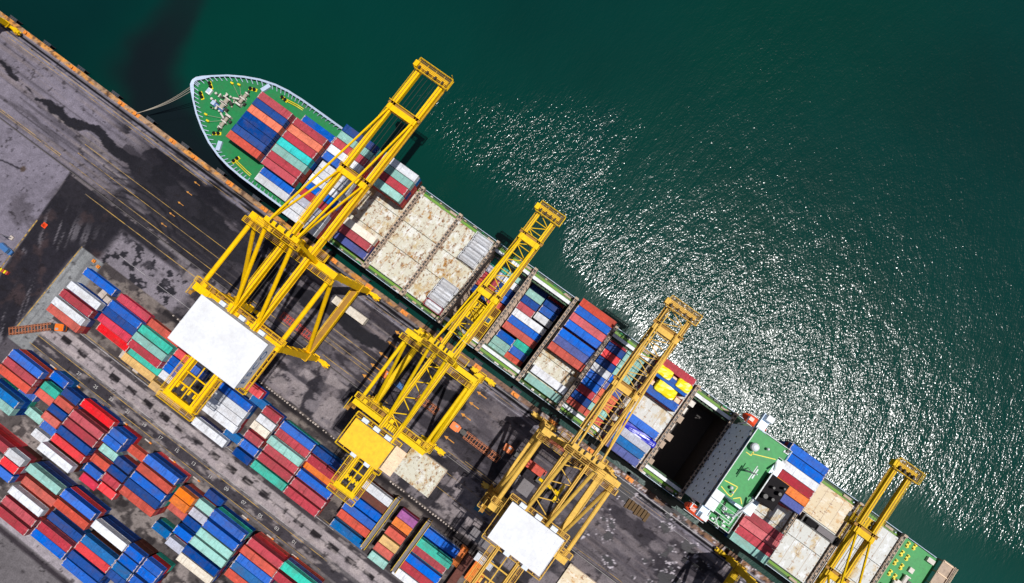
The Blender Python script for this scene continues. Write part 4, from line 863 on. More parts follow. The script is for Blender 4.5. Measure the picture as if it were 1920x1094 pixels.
for s in (-1,1):                                                       # yellow pipe pair on the side decks
    g = MB(); y = SY+s*12.3
    for q in (0,.55): g.tube((-113.5,y+s*(q-.2),FZ+.4),(-108.6,y+s*(q+.5),FZ+.4),.14,6,0); g.tube((-108.6,y+s*(q+.5),FZ+.4),(-101.5,y+s*(q+1.1),DZ+1.3),.14,6,0)
    g.build('yellow_pipes', M['ship_yellow'], ship)
# side decks, coamings, cross structure
g = MB()
for s in (-1,1):
    y0, y1 = SY+s*11.9, SY+s*15.6
    g.box(-92,57.5,min(y0,y1),max(y0,y1),DZ-.25,DZ,0); g.box(57.5,129,min(y0,y1),max(y0,y1),DZ-.25,DZ,0)
g.box(-91.8,-31.6,5.6,29.3,DZ-.25,DZ-.02,0)
g.build('main_deck', M['deck_dull'], ship)
g = MB()
for s in (-1,1):
    y0, y1 = SY+s*13.85, SY+s*14.65; g.box(-95,57.2,min(y0,y1),max(y0,y1),DZ,DZ+.3,0); g.box(86.5,116,min(y0,y1),max(y0,y1),DZ,DZ+.3,0)
g.build('side_walkway', M['ship_lime'], ship)
g = MB()
for s in (-1,1):
    y0, y1 = SY+s*12.55, SY+s*13.6; g.box(-95,57.2,min(y0,y1),max(y0,y1),DZ,DZ+1.45,0); g.box(86.5,116,min(y0,y1),max(y0,y1),DZ,DZ+1.45,0)
g.build('coaming', M['ship_white'], ship)
for s in (-1,1):
    g = MB(); y = SY+s*15.5
    for k in range(84):
        xx = -100+k*2.7
        g.box(xx-.06,xx+.06,y-.06,y+.06,DZ,DZ+1.2,0)
    g.box(-100,128,y-.07,y+.07,DZ+1.15,DZ+1.28,0); g.box(-100,128,y-.04,y+.04,DZ+.6,DZ+.68,0)
    for k in range(15): xx = -92+k*14.6; g.box(xx-1.3,xx+1.3,y-s*.9-.35,y-s*.9+.35,DZ,DZ+.9,1); g.tube((xx+2.2,y-s*1.0,DZ),(xx+2.2,y-s*1.0,DZ+1.1),.22,7,0)
    g.build('deck_railing', [M['ship_rim'],M['ship_brown']], ship)
for s in (-1,1):
    for k in range(46):
        xx = -88+k*3.15+random.uniform(-.6,.6)
        if 56 < xx < 74: continue
        h_ = random.uniform(.3,1.2); yy = SY+s*(15.05+random.uniform(-.25,.15)); g = MB()
        g.cbox(xx,yy,DZ,random.uniform(.5,1.6),random.uniform(.35,.6),h_,0); g.cbox(xx+.1,yy,DZ+h_,.3,.3,.25,0)
        g.build('deck_fitting', [random.choice((M['ship_brown'],M['ship_brown'],M['ship_machine'],M['dark_steel'],M['ship_green']))], ship)
BH = [-90.2,-75.0,-60.0,-45.5,-31.1,-16.8,-1.5,13.2,28.0,43.3]
OPEN = [(-31.1,-16.8,-8.75),(-16.8,-1.5,-7.85),(13.2,28.0,-2.75),(43.3,57.4,-8.6)]
HATCHBAY = [(-89.5,-75.7,'hatch'),(-74.3,-60.9,'hatch'),(-59.2,-46.3,'hatch'),(-44.7,-31.9,'hatch'),(-.7,12.4,'hatch'),(28.8,42.6,'hatch_pale'),(73.5,86.6,'hatch_pale'),(88.5,100.2,'hatch_pale'),(102.4,115.6,'hatch_pale')]
for x0,x1,mt in HATCHBAY:
    for k,(y0,y1) in enumerate(((3.95,12.95),(13.1,20.95),(21.1,30.95))):
        mm = mt if not (x0 == 88.5 and k == 2) else 'hatch_tan'
        h = MB(); h.box(x0,x1,y0,y1,DZ+1.3,8.0,0)
        m = int((y1-y0)/2.5)
        for q in range(m+1):
            yy = y0+.6+(y1-y0-1.2)*q/m
            for xx in (x0+.35,(x0+x1)/2-.2,(x0+x1)/2+.3,x1-.35): h.cbox(xx,yy,8.0,.34,.34,.09,1)
        for q in range(1,4): xx = x0+(x1-x0)*q/4; h.box(xx-.05,xx+.05,y0+.1,y1-.1,8.0,8.03,1)
        for q in range(1,m): yy = y0+(y1-y0)*q/m; h.box(x0+.1,x1-.1,yy-.03,yy+.03,8.0,8.028,0)
        h.box(x0,x1,y0,y0+.12,8.0,8.08,0); h.box(x0,x1,y1-.12,y1,8.0,8.08,0)
        h.build('hatch_cover', [M[mm],M['ship_brown']], ship)
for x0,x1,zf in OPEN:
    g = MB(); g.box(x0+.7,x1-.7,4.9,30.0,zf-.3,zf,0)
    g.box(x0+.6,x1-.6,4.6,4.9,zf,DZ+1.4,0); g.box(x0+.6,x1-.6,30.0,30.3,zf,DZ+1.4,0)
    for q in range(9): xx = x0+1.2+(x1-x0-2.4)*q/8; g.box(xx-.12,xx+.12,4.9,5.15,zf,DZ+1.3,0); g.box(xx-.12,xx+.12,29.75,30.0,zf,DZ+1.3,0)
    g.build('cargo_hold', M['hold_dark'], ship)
for k in range(8):
    g = MB(); yy = 6.2+k*3.15; d_ = (2.6,1.6,2.2,3.1,1.4,2.4,1.9,2.8)[k]
    g.box(44.0,44.0+d_,yy-1.1,yy+1.1,-8.3,2.2+.5*(k%3),0); g.box(44.0,44.0+d_*.5,yy-.5,yy+.5,2.2+.5*(k%3),3.4,0)
    g.build('hold_step', M['ship_machine' if k in (6,7,4) else 'ship_brown'], ship)
holdx = {x for a,b,_ in OPEN for x in (a,b)}
for x in BH+[57.3,87.5,101.3,116.6]:
    g = MB(); zt = 9.6 if x < 57 else 8.6
    if x in (-90.2,-75.0): zt = 8.3
    g.box(x-.55,x+.55,2.0,32.9,DZ-.2,DZ+.6,0)
    for s in (-1,1): g.box(x+s*.45-.09,x+s*.45+.09,2.0,32.9,zt-.25,zt,0)
    g.box(x-.36,x+.36,2.2,32.7,zt-.5,zt-.42,1)
    for k in range(14):
        yy = 2.6+29.7*k/13
        for s in (-1,1): g.box(x+s*.45-.1,x+s*.45+.1,yy-.12,yy+.12,DZ+.6,zt-.25,0)
        g.box(x-.36,x+.36,yy-.08,yy+.08,zt-.3,zt-.1,0)
        if k < 13: g.beam((x+.45,yy,DZ+.8),(x+.45,yy+2.28,zt-.3),.1,.1,0); g.cbox(x-.05,yy+1.1,zt-.42,.5,.7,.3+.25*((k*7)%3),0)
        g.box(x-.75,x-.55,yy-.5,yy+.5,DZ+.6,DZ+1.3,1)
    for s in (2.3,32.6): g.box(x-.6,x+.6,s-.35,s+.35,DZ,zt+.5,0)
    g.build('lashing_bridge', [M['ship_brown'],M['dark_steel']], ship)
    if x in holdx or x == 57.4:
        b = MB(); b.box(x-.45,x+.45,4.9,30.0,-8.7,DZ-.2,0)
        for k in range(11):
            yy = 5.4+24*k/10
            for s in (-1,1): b.box(x+s*.6-.16,x+s*.6+.16,yy-.14,yy+.14,-8.7,DZ-.2,0)
        for k in range(6):
            z = -7+k*2.4
            for s in (-1,1): b.box(x+s*.55-.14,x+s*.55+.14,5,29.9,z-.1,z+.1,0)
        b.build('hold_bulkhead', M['ship_brown'] if x < 40 else M['hold_dark'], ship)  # aft bulkhead takes the steel with shade in its colour
g = MB(); g.box(56.75,57.2,4.9,30.0,-8.7,DZ+1.4,0); g.build('hold_bulkhead', M['hold_dark'], ship)
# ---- accommodation block
hz = 33.0
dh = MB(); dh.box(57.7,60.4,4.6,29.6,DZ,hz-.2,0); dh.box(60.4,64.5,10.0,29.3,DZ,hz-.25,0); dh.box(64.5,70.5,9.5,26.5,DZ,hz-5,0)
house = dh.build('deckhouse', M['ship_skylit'], ship)
for lv in range(8):
    z = DZ+3.2+lv*2.75
    if z > hz-4: break
    for k in range(12):
        if (k*5+lv*3) % 7 < 4: continue
        y = 6.6+k*1.95+random.uniform(-.5,.5)
        w = MB(); w.box(57.62,57.72,y-.26,y+.26,z,z+.7,0); w.build('window', M['black'], house)
g = MB(); g.box(57.45,57.9,4.4,30.5,hz-2.3,hz-1.0,0); g.build('bridge_window_band', M['glass'], house)
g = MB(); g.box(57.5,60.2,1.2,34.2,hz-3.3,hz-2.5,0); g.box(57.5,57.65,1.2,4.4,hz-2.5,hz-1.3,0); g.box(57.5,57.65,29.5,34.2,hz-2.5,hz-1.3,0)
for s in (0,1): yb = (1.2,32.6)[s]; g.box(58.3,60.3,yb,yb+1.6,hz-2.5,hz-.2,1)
g.build('bridge_wing', [M['ship_skylit'],M['ship_white']], ship)
g = MB(); g.box(57.6,66.4,10.0,29.3,hz-.2,hz,0); g.box(57.6,60.4,4.5,9.9,hz-.2,hz-.05,1); g.box(57.5,57.7,4.4,29.8,hz-.1,hz+.35,1); g.rails([(57.7,7.5),(66.3,7.5),(66.3,13)],hz,1.0,1.2,1,.05); g.rails([(57.7,29.5),(66.3,29.5)],hz,1.0,1.2,1,.05)
g.build('monkey_deck', [M['ship_green2'],M['ship_white']], house)
g = MB()
for pts in [[(58.6,22.4),(60.2,22.4),(60.2,26.0)],[(60.0,22.9),(66.0,25.4)],[(58.2,13.0),(61.9,13.6),(61.9,10.5),(60.9,10.5)],[(58.3,11.2),(60.9,10.5)],[(62.6,10.4),(64.0,11.8),(65.2,10.6)]]:
    for a,b in zip(pts,pts[1:]): g.beam((*a,hz+.03),(*b,hz+.03),.22,.05,0)
    g.build('yellow_deck_marking', M['ship_yellow'], house); g = MB()
g = MB(); g.lathe([(.5,0),(.5,.9),(1.05,1.1),(1.2,1.7),(1.05,2.4),(.6,2.85),(.05,3.0)],59.3,24.6,16,0,'z',hz); g.build('radome', M['ship_white'], house)
for x,y,r in ((62.6,26.3,.38),(60.4,12.4,.45),(61.3,11.6,.32)):
    g = MB(); g.lathe([(.12,0),(.12,.7),(r,.9),(r*1.05,1.3),(r*.6,1.7),(.04,1.8)],x,y,12,0,'z',hz); g.build('antenna_dome', M['ship_white'], house)
g = MB(); g.tube((61.4,18.4,hz),(61.4,18.4,hz+9),.28,8,0,.14); g.beam((61.4,16.2,hz+5.5),(61.4,20.6,hz+5.5),.2,.2,0); g.beam((61.4,17.0,hz+7.2),(61.4,19.8,hz+7.2),.35,.25,0); g.beam((60.3,18.4,hz),(61.4,18.4,hz+5),.15,.15,0); g.beam((61.4,19.4,hz),(61.4,18.4,hz+5),.15,.15,0)
g.build('radar_mast', M['ship_white'], house)
# stepped aft decks
for (x0,x1,y0,y1,z) in [(60.6,70.5,27.2,30.6,26),(60.6,68.2,5.2,9.8,24),(60.6,66.0,2.4,5.0,19.5),(66.2,70.0,4.6,9.4,18),(66.5,70.6,21.5,29.2,24),(61.5,72.5,2.6,9.4,14.0),(62,72,26.5,32.4,13.5),(68.5,74.5,9.0,15.5,12.0),(64.5,72.5,9.6,13.6,19.5)]:
    g = MB(); g.box(x0,x1,y0,y1,z-.3,z,0); g.rails([(x0,y0),(x1,y0),(x1,y1),(x0,y1)],z,1.05,1.1,1,.055,True); g.box(x0,x1,y0,y0+.12,z,z+.2,1); g.box(x0+.3,x0+.5,y0+.3,y0+.5,DZ,z-.3,1); g.box(x1-.5,x1-.3,y1-.5,y1-.3,DZ,z-.3,1)
    for k in range(3): px, py = random.uniform(x0+.5,x1-.5), random.uniform(y0+.4,y1-.4); g.beam((px,py,z+.9),(px+random.uniform(-3,3),py+random.uniform(-2,2),z+random.uniform(.9,2.2)),.16,.16,1)
    for k in range(int((x1-x0)*(y1-y0)/4.5)):
        px, py = random.uniform(x0+.7,x1-.7), random.uniform(y0+.7,y1-.7); sx = random.uniform(.3,1.1); g.cbox(px,py,z,sx,random.uniform(.3,.9),random.uniform(.4,1.3),random.choice((1,1,2)))
    g.build('boat_deck', [M['ship_green2'],M['ship_white'],M['dark_steel']], ship)
fu = MB(); fu.box(66.3,71.8,13.9,21.4,DZ,35.6,0); fu.box(66.1,72.0,13.7,21.6,34.9,35.2,0)
fun = fu.build('funnel', M['black'], ship)
for x,y,r in ((67.6,15.6,.75),(69.6,16.0,.5),(70.3,18.2,.55),(68.2,18.6,.4),(70.6,20.0,.35)):
    g = MB(); g.tube((x,y,35.6),(x,y,37.6),r,12,0); g.tube((x,y,37.6),(x,y,37.65),r*.8,12,1); g.build('exhaust_pipe', [M['black'],M['dark_steel']], fun)
g = MB()
for s in ((66.2,22.5,66.9,27.2),(66.0,13.0,66.4,6.6)): g.beam((s[0],s[1],36.2),(s[2],s[3],29.5),.45,.5,0); g.tube((s[2],s[3],14),(s[2],s[3],29.8),.3,8,0)
g.beam((66.3,13.5,36.0),(66.3,22.0,36.0),.3,.35,0); g.build('provision_crane', M['ship_white'], ship)
for k in range(16):
    pass
# aft gap details and stern
g = MB(); g.box(57.5,87.5,3.95,30.95,DZ-.2,DZ+.2,0); g.build('aft_deck', M['deck_dull'], ship)
g = MB(); g.box(116.6,129.5,2.0,32.8,DZ-.2,DZ+.15,0); g.build('stern_deck', M['ship_green2'], ship)
for (x,y) in [(119.7,31.2),(121.6,31.8),(119.6,28.1),(121.5,28.0),(119.4,24.9),(121.5,24.8),(119.7,21.4),(121.4,21.2),(119.6,9.5),(121.5,9.0),(119.6,5.5)]:
    g = MB(); z = DZ+.15; g.cbox(x,y,z,.75,2.0,.15,0); g.tube((x,y-.55,z),(x,y-.55,z+.8),.3,10,0); g.tube((x,y+.55,z),(x,y+.55,z+.8),.3,10,0); g.build('mooring_bitts', M['ship_yellow'], ship)
for (x,y) in [(123.9,22.0),(122.0,18.8),(123.8,12.0),(120.0,16.0)]:
    g = MB(); z = DZ+.15; g.tube((x,y-1.3,z+.9),(x,y+1.3,z+.9),.7,12,0); g.box(x-.8,x+.9,y-1.6,y-1.3,z,z+1.6,0); g.box(x-.8,x+.9,y+1.3,y+1.6,z,z+1.6,0); g.cbox(x+1.5,y,z,1.1,1.4,1.1,1); g.build('mooring_winch', [M['ship_machine'],M['dark_steel']], ship)
g = MB(); g.cbox(124.2,25.6,DZ+.15,1.4,1.5,.8,0); g.cbox(127.2,31.2,DZ+.15,2.2,1.4,1.2,0); g.cbox(123.2,20.4,DZ+.15,2.2,1.5,1.3,0); g.build('vent_box', M['ship_machine'], ship)
g = MB(); g.box(129.3,133.2,3.2,33.6,DZ+2.2,DZ+2.6,0)
for k in range(9): y = 3.6+29.6*k/8; g.box(129.5,133.0,y-.14,y+.14,DZ+2.6,DZ+2.9,1); g.box(129.4,129.9,y-.2,y+.2,DZ-1,DZ+2.2,0)
g.box(132.6,133.2,3.2,33.6,DZ+2.6,DZ+3.1,0); g.rails([(133.1,3.4),(133.1,33.4)],DZ+3.1,1.0,2.0,1,.06); g.build('stern_platform', [M['ship_brown'],M['crate']], ship)
# ---- lifeboats (hang in their davits)
for (x,y,z,lab) in ((60.2,32.4,18.0,'orange enclosed lifeboat on the seaward side of the ship\'s bridge'),(60.9,2.1,18.0,'orange enclosed lifeboat on the quay side of the ship\'s bridge')):
    r = empty('lifeboat',(x,y,z),lab,'lifeboat','lifeboats of the ship')
    g = MB(); P = [(-4.0,.15),(-3.5,.8),(-2.2,1.32),(0,1.45),(2.2,1.32),(3.5,.8),(4.0,.15)]; nn = 12
    b = 0
    for t,rr in P:
        for i in range(nn):
            a = 2*math.pi*i/nn; zz = math.sin(a)*rr; g.v.append((x+t, y+math.cos(a)*rr, z+(zz*.9 if zz < 0 else zz*.95)))
    for k in range(len(P)-1):
        for i in range(nn):
            j = (i+1) % nn; g.f.append([k*nn+j,k*nn+i,(k+1)*nn+i,(k+1)*nn+j]); g.mi.append(0)
    g.build('hull', M['lifeboat'], r)
    g = MB(); g.box(x-2.3,x-.9,y-.55,y+.55,z+1.2,z+1.95,0); g.build('conning_hatch', M['lifeboat'], r)
    g = MB(); g.box(x-3.4,x+3.4,y-1.5,y-1.38,z-.1,z+.1,0); g.box(x-3.4,x+3.4,y+1.38,y+1.5,z-.1,z+.1,0); g.build('rubbing_strake', M['ship_white'], r)
    s = 1 if y > SY else -1
    for q in (-2.6,2.6):
        d = MB(); d.beam((x+q,y-s*2.6,z-3.5),(x+q,y-s*1.9,z+2.6),.35,.4,0); d.beam((x+q,y-s*1.9,z+2.6),(x+q,y+s*.2,z+2.2),.3,.35,0); d.build('davit', M['ship_white'], ship)
# ---- loose deck cargo
def wrapped(name, lab, x, y, z, lx, ly, lz, mat, seed, cat):
    rnd = random.Random(seed); g = MB(); n = 16; prof = [(-.5,.72),(-.46,.9),(-.3,1),(-.1,.96),(.1,1.02),(.3,.97),(.46,.86),(.5,.66)]
    for t,k in prof:
        for i in range(n):
            a = 2*math.pi*i/n; c, s = math.cos(a), math.sin(a)
            sq = 1/max(abs(c),abs(s))**.72; q = k*(1+rnd.uniform(-.06,.06))
            g.v.append((x+t*lx+rnd.uniform(-.1,.1), y+c*sq*q*ly/2, z+max(0,lz/2+s*sq*q*lz/2*(1+rnd.uniform(-.04,.08)))))
    for k in range(len(prof)-1):
        for i in range(n):
            j = (i+1) % n; g.f.append([k*n+j,k*n+i,(k+1)*n+i,(k+1)*n+j]); g.mi.append(0)
    g.f.append(list(range(n))); g.mi.append(0); g.f.append([(len(prof)-1)*n+n-1-i for i in range(n)]); g.mi.append(0)
    o = g.build(name, mat); tag(o, lab, cat); return o
def flat_rack(x, y, z, lab):
    r = empty('flat_rack',(x,y,z),lab,'flat rack','flat racks on the ship')
    g = MB(); g.box(x-6.09,x+6.09,y-1.2,y+1.2,z,z+.55,0)
    for k in range(13): g.box(x-5.7+k*.95,x-5.55+k*.95,y-1.21,y+1.21,z+.55,z+.6,0)
    g.build('deck', M['rust_rack'], r)
    for s in (-1,1):
        e = MB(); e.box(x+s*6.0-.1,x+s*6.0+.1,y-1.2,y+1.2,z+.55,z+2.6,0); e.build('end_wall', M['rust_rack'], r)
    return r
flat_rack(35.0,29.4,10.95,'rusty flat rack carrying two yellow tarpaulin bundles by the sea side')
flat_rack(35.0,25.0,10.95,'rusty flat rack carrying one big yellow bundle between blue containers')
wrapped('tarpaulin_bundle','yellow wrapped bundle nearest the third crane boom, on outer flat rack',31.8,29.5,11.5,5.4,3.2,3.3,M['tarp_yellow'],1,'wrapped cargo')
wrapped('tarpaulin_bundle','smaller yellow wrapped bundle by the open hold, on outer flat rack',38.9,29.5,11.5,4.6,3.1,3.0,M['tarp_yellow'],2,'wrapped cargo')
wrapped('tarpaulin_bundle','largest yellow wrapped bundle, between two bright blue containers',35.2,25.3,11.5,6.6,3.7,3.6,M['tarp_yellow'],3,'wrapped cargo')
for x,y,lab in ((36.0,29.6,'pale crate between the two smaller yellow bundles'),(30.6,25.0,'pale crate beside the largest yellow bundle, boom side'),(40.1,25.0,'pale crate beside the largest yellow bundle, open hold side')):
    g = MB(); g.cbox(x,y,11.55,1.9,1.35,1.3,0)
    for q in (-.6,0,.6): g.cbox(x+q,y,12.85,.14,1.4,.05,0)
    o = g.build('cargo_crate', M['crate']); tag(o, lab, 'crate')
w = wrapped('tarpaulin_bundle','long dark blue wrapped cargo with lashing straps on the ship',36.4,10.35,10.9,11.6,2.5,2.5,M['tarp_blue'],4,'wrapped cargo')
for k in range(5):
    s = MB(); x = 31.6+k*2.4
    for i in range(10):
        a0, a1 = math.pi*i/10, math.pi*(i+1)/10
        s.beam((x,10.35+math.cos(a0)*1.42,11.2+math.sin(a0)*2.35),(x,10.35+math.cos(a1)*1.42,11.2+math.sin(a1)*2.35),.12,.06,0)
    s.build('lashing_strap', M['tarp_blue'], w)
g = MB(); g.box(88.6,101.5,18.1,20.6,8.1,8.6,0); g.box(88.6,89.0,18.1,20.6,8.6,11.2,0); g.box(101.1,101.5,18.1,20.6,8.6,11.2,0); g.box(90.2,93.5,18.5,20.2,8.6,10.4,1); g.box(94.4,99.8,18.5,20.2,8.6,9.6,2)
o = g.build('loaded_flat_rack', [M['dark_steel'],M['black'],M['grey_box']]); tag(o,'black flat rack with machinery between pale hatch covers behind the bridge','flat rack')
# mooring lines
for k,(xa,ya) in enumerate(((-139.6,15.6),(-139.2,15.0),(-138.6,14.4))):
    g = MB(); pts = []
    for i in range(15):
        t = i/14; pts.append((xa+(-153.6-xa)*t, ya+(-1.6+.12*k-ya)*t, 9.4+(.7-9.4)*t-1.6*math.sin(math.pi*t)))
    for a,b in zip(pts,pts[1:]): g.tube(a,b,.09,6,0,caps=False)
    o = g.build('mooring_rope', M['hemp']); tag(o,['upper','middle','lower'][k]+' pale mooring rope of the three from bow to quay bollard','rope','mooring ropes at the bow')
# ------------------------------------------------------------------ quay furniture
def bollard(x, y):
    r = empty('mooring_bollard',(x,y,0),'orange painted bollard on the tan quay edge','bollard','bollards along the quay edge')
    g = MB(); g.lathe([(.62,0),(.62,.12),(.34,.25),(.32,.6),(.52,.72),(.5,.92),(.2,1.0)],x,y,12); g.build('post', M['bollard'], r)
    g = MB(); g.box(x-1.3,x+1.3,y-.62,y+.62,.004,.05); g.build('painted_base', M['bollard'], r)
    return r
bo = bollard(-201.7,-1.85)
for x in (-181.4,-160.2,-153.9,-138.4,-129.1,-114.3,-100,-86,-71.5,-57,-43,-28.5,-14,0.5,15,29.5,44): dup(bo,(x,-1.85,0))
def fender(x):
    r = empty('quay_fender',(x,-.9,-1),'dark rubber fender with framed pad on the quay face','fender','fenders on the quay face')
    g = MB(); 
    for q in (-.8,.8): g.lathe([(.55,0),(.42,.3),(.42,.6),(.55,.8)],x+q,-1.0,10,0,'y',-1.4)
    g.build('rubber_cone', M['rubber'], r)
    g = MB(); g.box(x-1.6,x+1.6,-.2,.05,-3.0,-.35,0); g.box(x-1.5,x+1.5,-1.0,-.2,-.5,-.42,0)
    for q in (-1.2,-.4,.4,1.2): g.tube((x+q,-.15,-.35),(x+q,-1.0,-.05),.05,5,0)
    g.build('pad', M['fender_pad'], r)
    return r
fe = fender(-209.2)
for i in range(1,18): dup(fe,(-209.2+14.95*i,-.9,-1))
cb = MB(); cb.v += []
def kerb_block():
    g = MB(); g.prism([(-.26,-.24),(.26,-.24),(.26,.24),(-.26,.24)],0,.18); g.box(-.2,.2,-.18,.18,.18,.62); return g.mesh('barrier_block',[M['concrete']])
km = kerb_block()
for x0,x1 in ((-101.5,-92.5),(-67.5,-35.5),(-14.8,12.6)):
    n = int((x1-x0)/1.02)
    for k in range(n):
        if random.random() < .1: continue
        o = bpy.data.objects.new('barrier_block', km); COL.objects.link(o); o.location = (x0+k*1.02+random.uniform(-.1,.1),-45.85+random.uniform(-.07,.07),0); o.rotation_euler = (0,0,random.uniform(-.3,.3)); s = random.uniform(.75,1.15); o.scale = (s,s,s)
        tag(o,'small pale block in the long row between crane road and front containers','block','row of pale barrier blocks')
# wheels / vehicles, built along +x (front at +x) at the origin
def wheel_mesh(r, w):
    g = MB(); g.lathe([(r*.86,-w/2),(r,-w*.35),(r,w*.35),(r*.86,w/2)],0,0,14,0,'y',0); g.lathe([(r*.5,-w/2-.01),(r*.5,w/2+.01)],0,0,10,1,'y',0); return g.mesh('wheel',[M['rubber'],M['galv']])
WH = wheel_mesh(.52,.5)
def add_wheels(root, spots, r=.52):
    for x,y in spots:
        o = bpy.data.objects.new('wheel', WH); COL.objects.link(o); o.parent = root; o.location = (x,y,r)
def tractor(loc, rz, lab, body=None):
    r = empty('terminal_tractor', (0,0,0), lab, 'tractor', 'orange yard tractors'); body = body or M['truck_orange']
    g = MB(); g.box(-3.2,2.5,-.45,.45,.55,.95,0); g.box(-3.3,-1.2,-.75,.75,.95,1.2,0); g.cbox(-2.3,0,1.2,1.3,1.2,.22,0); g.build('chassis', M['dark_steel'], r)
    g = MB(); g.prism([(-.2,-1.15),(2.0,-1.15),(2.45,-.95),(2.45,.95),(2.0,1.15),(-.2,1.15)],.9,2.9); g.box(-.1,2.0,-1.05,1.05,2.9,3.02); g.box(-.75,-.25,-.9,.9,.95,2.2); c = g.build('cab', body, r)
    g = MB(); g.box(2.44,2.52,-.85,.85,1.75,2.7); g.box(.2,1.7,-1.18,-1.14,1.8,2.65); g.box(.2,1.7,1.14,1.18,1.8,2.65); g.build('window', M['glass'], c)
    g = MB(); g.tube((-.5,.95,1.0),(-.5,.95,3.2),.11,8,0); g.cbox(.6,-.5,3.02,.9,.6,.22,0); g.build('exhaust_stack', M['galv'], r)
    add_wheels(r,[(1.6,-1.0),(1.6,1.0),(-2.3,-.95),(-2.3,.95)])
    r.location = loc; r.rotation_euler = (0,0,rz); return r
def trailer(loc, rz, lab, mat, L=12.4):
    r = empty('skeletal_trailer',(0,0,0),lab,'trailer','container trailers on the quay')
    g = MB()
    for s in (-1,1): g.box(-L/2,L/2,s*.75-.13,s*.75+.13,1.0,1.38)
    n = int(L/.95)
    for k in range(n+1): x = -L/2+L*k/n; g.box(x-.12,x+.12,-1.2,1.2,1.05,1.32)
    for s in (-1,1): g.box(-L/2,L/2,s*1.2-.06,s*1.2+.06,1.1,1.3)
    for k in range(4): x = -L/2+1+L*k/4.6; g.beam((x,-.7,1.34),(x+1.6,.7,1.34),.14,.1)
    g.box(-L/2-.15,-L/2+.1,-1.2,1.2,.75,1.4); g.build('frame', mat, r)
    g = MB(); g.box(L/2-3.0,L/2-2.75,-.7,-.5,.1,1.0); g.box(L/2-3.0,L/2-2.75,.5,.7,.1,1.0); g.build('landing_leg', M['dark_steel'], r)
    add_wheels(r,[(-L/2+1.3,-.95),(-L/2+1.3,.95),(-L/2+2.7,-.95),(-L/2+2.7,.95)])
    r.location = loc; r.rotation_euler = (0,0,rz); return r
a1 = math.atan2(-70.8+80.3,-129.9+140.0)
tractor((-127.9,-69.9,0), R_(30), 'orange tractor turning below the white-roofed crane at the yard entrance')
trailer((-135.0,-75.6,0), a1, 'empty rusty trailer behind the orange tractor, left edge of the yard', M['chassis'], 13)
tractor((-7.6,-20.6,0), R_(180), 'orange tractor pulling an empty trailer right of the second crane')
trailer((1.6,-20.8,0), R_(180), 'empty rusty trailer behind the tractor right of the second crane', M['chassis'], 12.6)
trailer((-56.6,-11.3,0), 0, 'trailer under a cream container beside the largest crane', M['dark_steel'])
container(-56.6,-11.3,1.42,40,'C','cream container on a trailer on the quay beside the largest crane','containers on trailers')
trailer((-67.3,-25.2,0), R_(180), 'empty red trailer in the shade under the largest crane', M['chassis_red'])
tractor((-34.3,-20.5,0), R_(180), 'orange tractor half hidden under the second crane\'s left brace')
trailer((-19.6,-20.3,0), R_(180), 'short brown trailer under the second crane\'s twin girder', M['chassis'], 7.5)
tractor((9.4,-16.3,0), R_(180), 'orange tractor in the third crane\'s shadow')
trailer((17.6,-16.1,0), R_(180), 'red trailer behind the tractor in the third crane\'s shadow', M['chassis_red'], 9)
container(18.2,-16.1,1.42,20,'S','brick red short container on the trailer under the third crane','containers on trailers')
def car(loc, rz, lab, mat):
    r = empty('pickup_van',(0,0,0),lab,'van')
    g = MB(); g.prism([(-2.4,-.9),(2.0,-.9),(2.4,-.7),(2.4,.7),(2.0,.9),(-2.4,.9)],.45,1.1); g.prism([(-2.2,-.82),(1.1,-.82),(1.1,.82),(-2.2,.82)],1.1,1.85); b = g.build('body', mat, r)
    g = MB(); g.prism([(1.1,-.75),(1.65,-.7),(1.65,.7),(1.1,.75)],1.1,1.55); g.box(-2.24,-2.18,-.7,.7,1.25,1.7); g.box(-1.5,1.0,-.84,-.81,1.25,1.7); g.box(-1.5,1.0,.81,.84,1.25,1.7); g.build('window', M['glass'], b)
    for x,y in ((1.4,-.8),(1.4,.8),(-1.5,-.8),(-1.5,.8)):
        o = bpy.data.objects.new('wheel', WH); COL.objects.link(o); o.parent = r; o.location = (x,y,.35); o.scale = (.67,.5,.67)
    r.location = loc; r.rotation_euler = (0,0,rz); return r
car((-158.2,-60.9,0), R_(-3), 'blue van parked on the pale concrete at the left edge', M['blue_car'])
car((-29.6,-20.8,0), R_(180), 'blue van driving under the second crane', M['blue_car'])
# reach stacker under the third crane
r = empty('reach_stacker',(23.6,-17.8,0),'black and yellow reach stacker beneath the third crane\'s girders','reach stacker')
g = MB(); g.box(20.6,26.2,-19.2,-16.5,.7,1.7,0); g.box(20.7,22.5,-19.0,-16.7,1.7,2.5,0); g.build('body', M['dark_steel'], r)
g = MB(); g.box(22.8,24.2,-18.6,-17.1,1.7,3.2,0); g.box(22.75,24.25,-18.4,-17.3,2.2,3.0,1); g.build('cab', [M['crane_mid'],M['glass']], r)
g = MB(); g.beam((21.4,-17.9,2.8),(28.4,-17.9,4.6),.9,.9,0); g.box(28.0,28.9,-20.9,-14.9,3.6,4.2,0); g.build('boom', M['crane_mid'], r)
for x,y in ((21.6,-19.3),(21.6,-16.4),(25.4,-19.3),(25.4,-16.4)):
    o = bpy.data.objects.new('wheel', WH); COL.objects.link(o); o.parent = r; o.location = (x-23.6,y+17.8,.75); o.scale = (1.45,1.3,1.45)
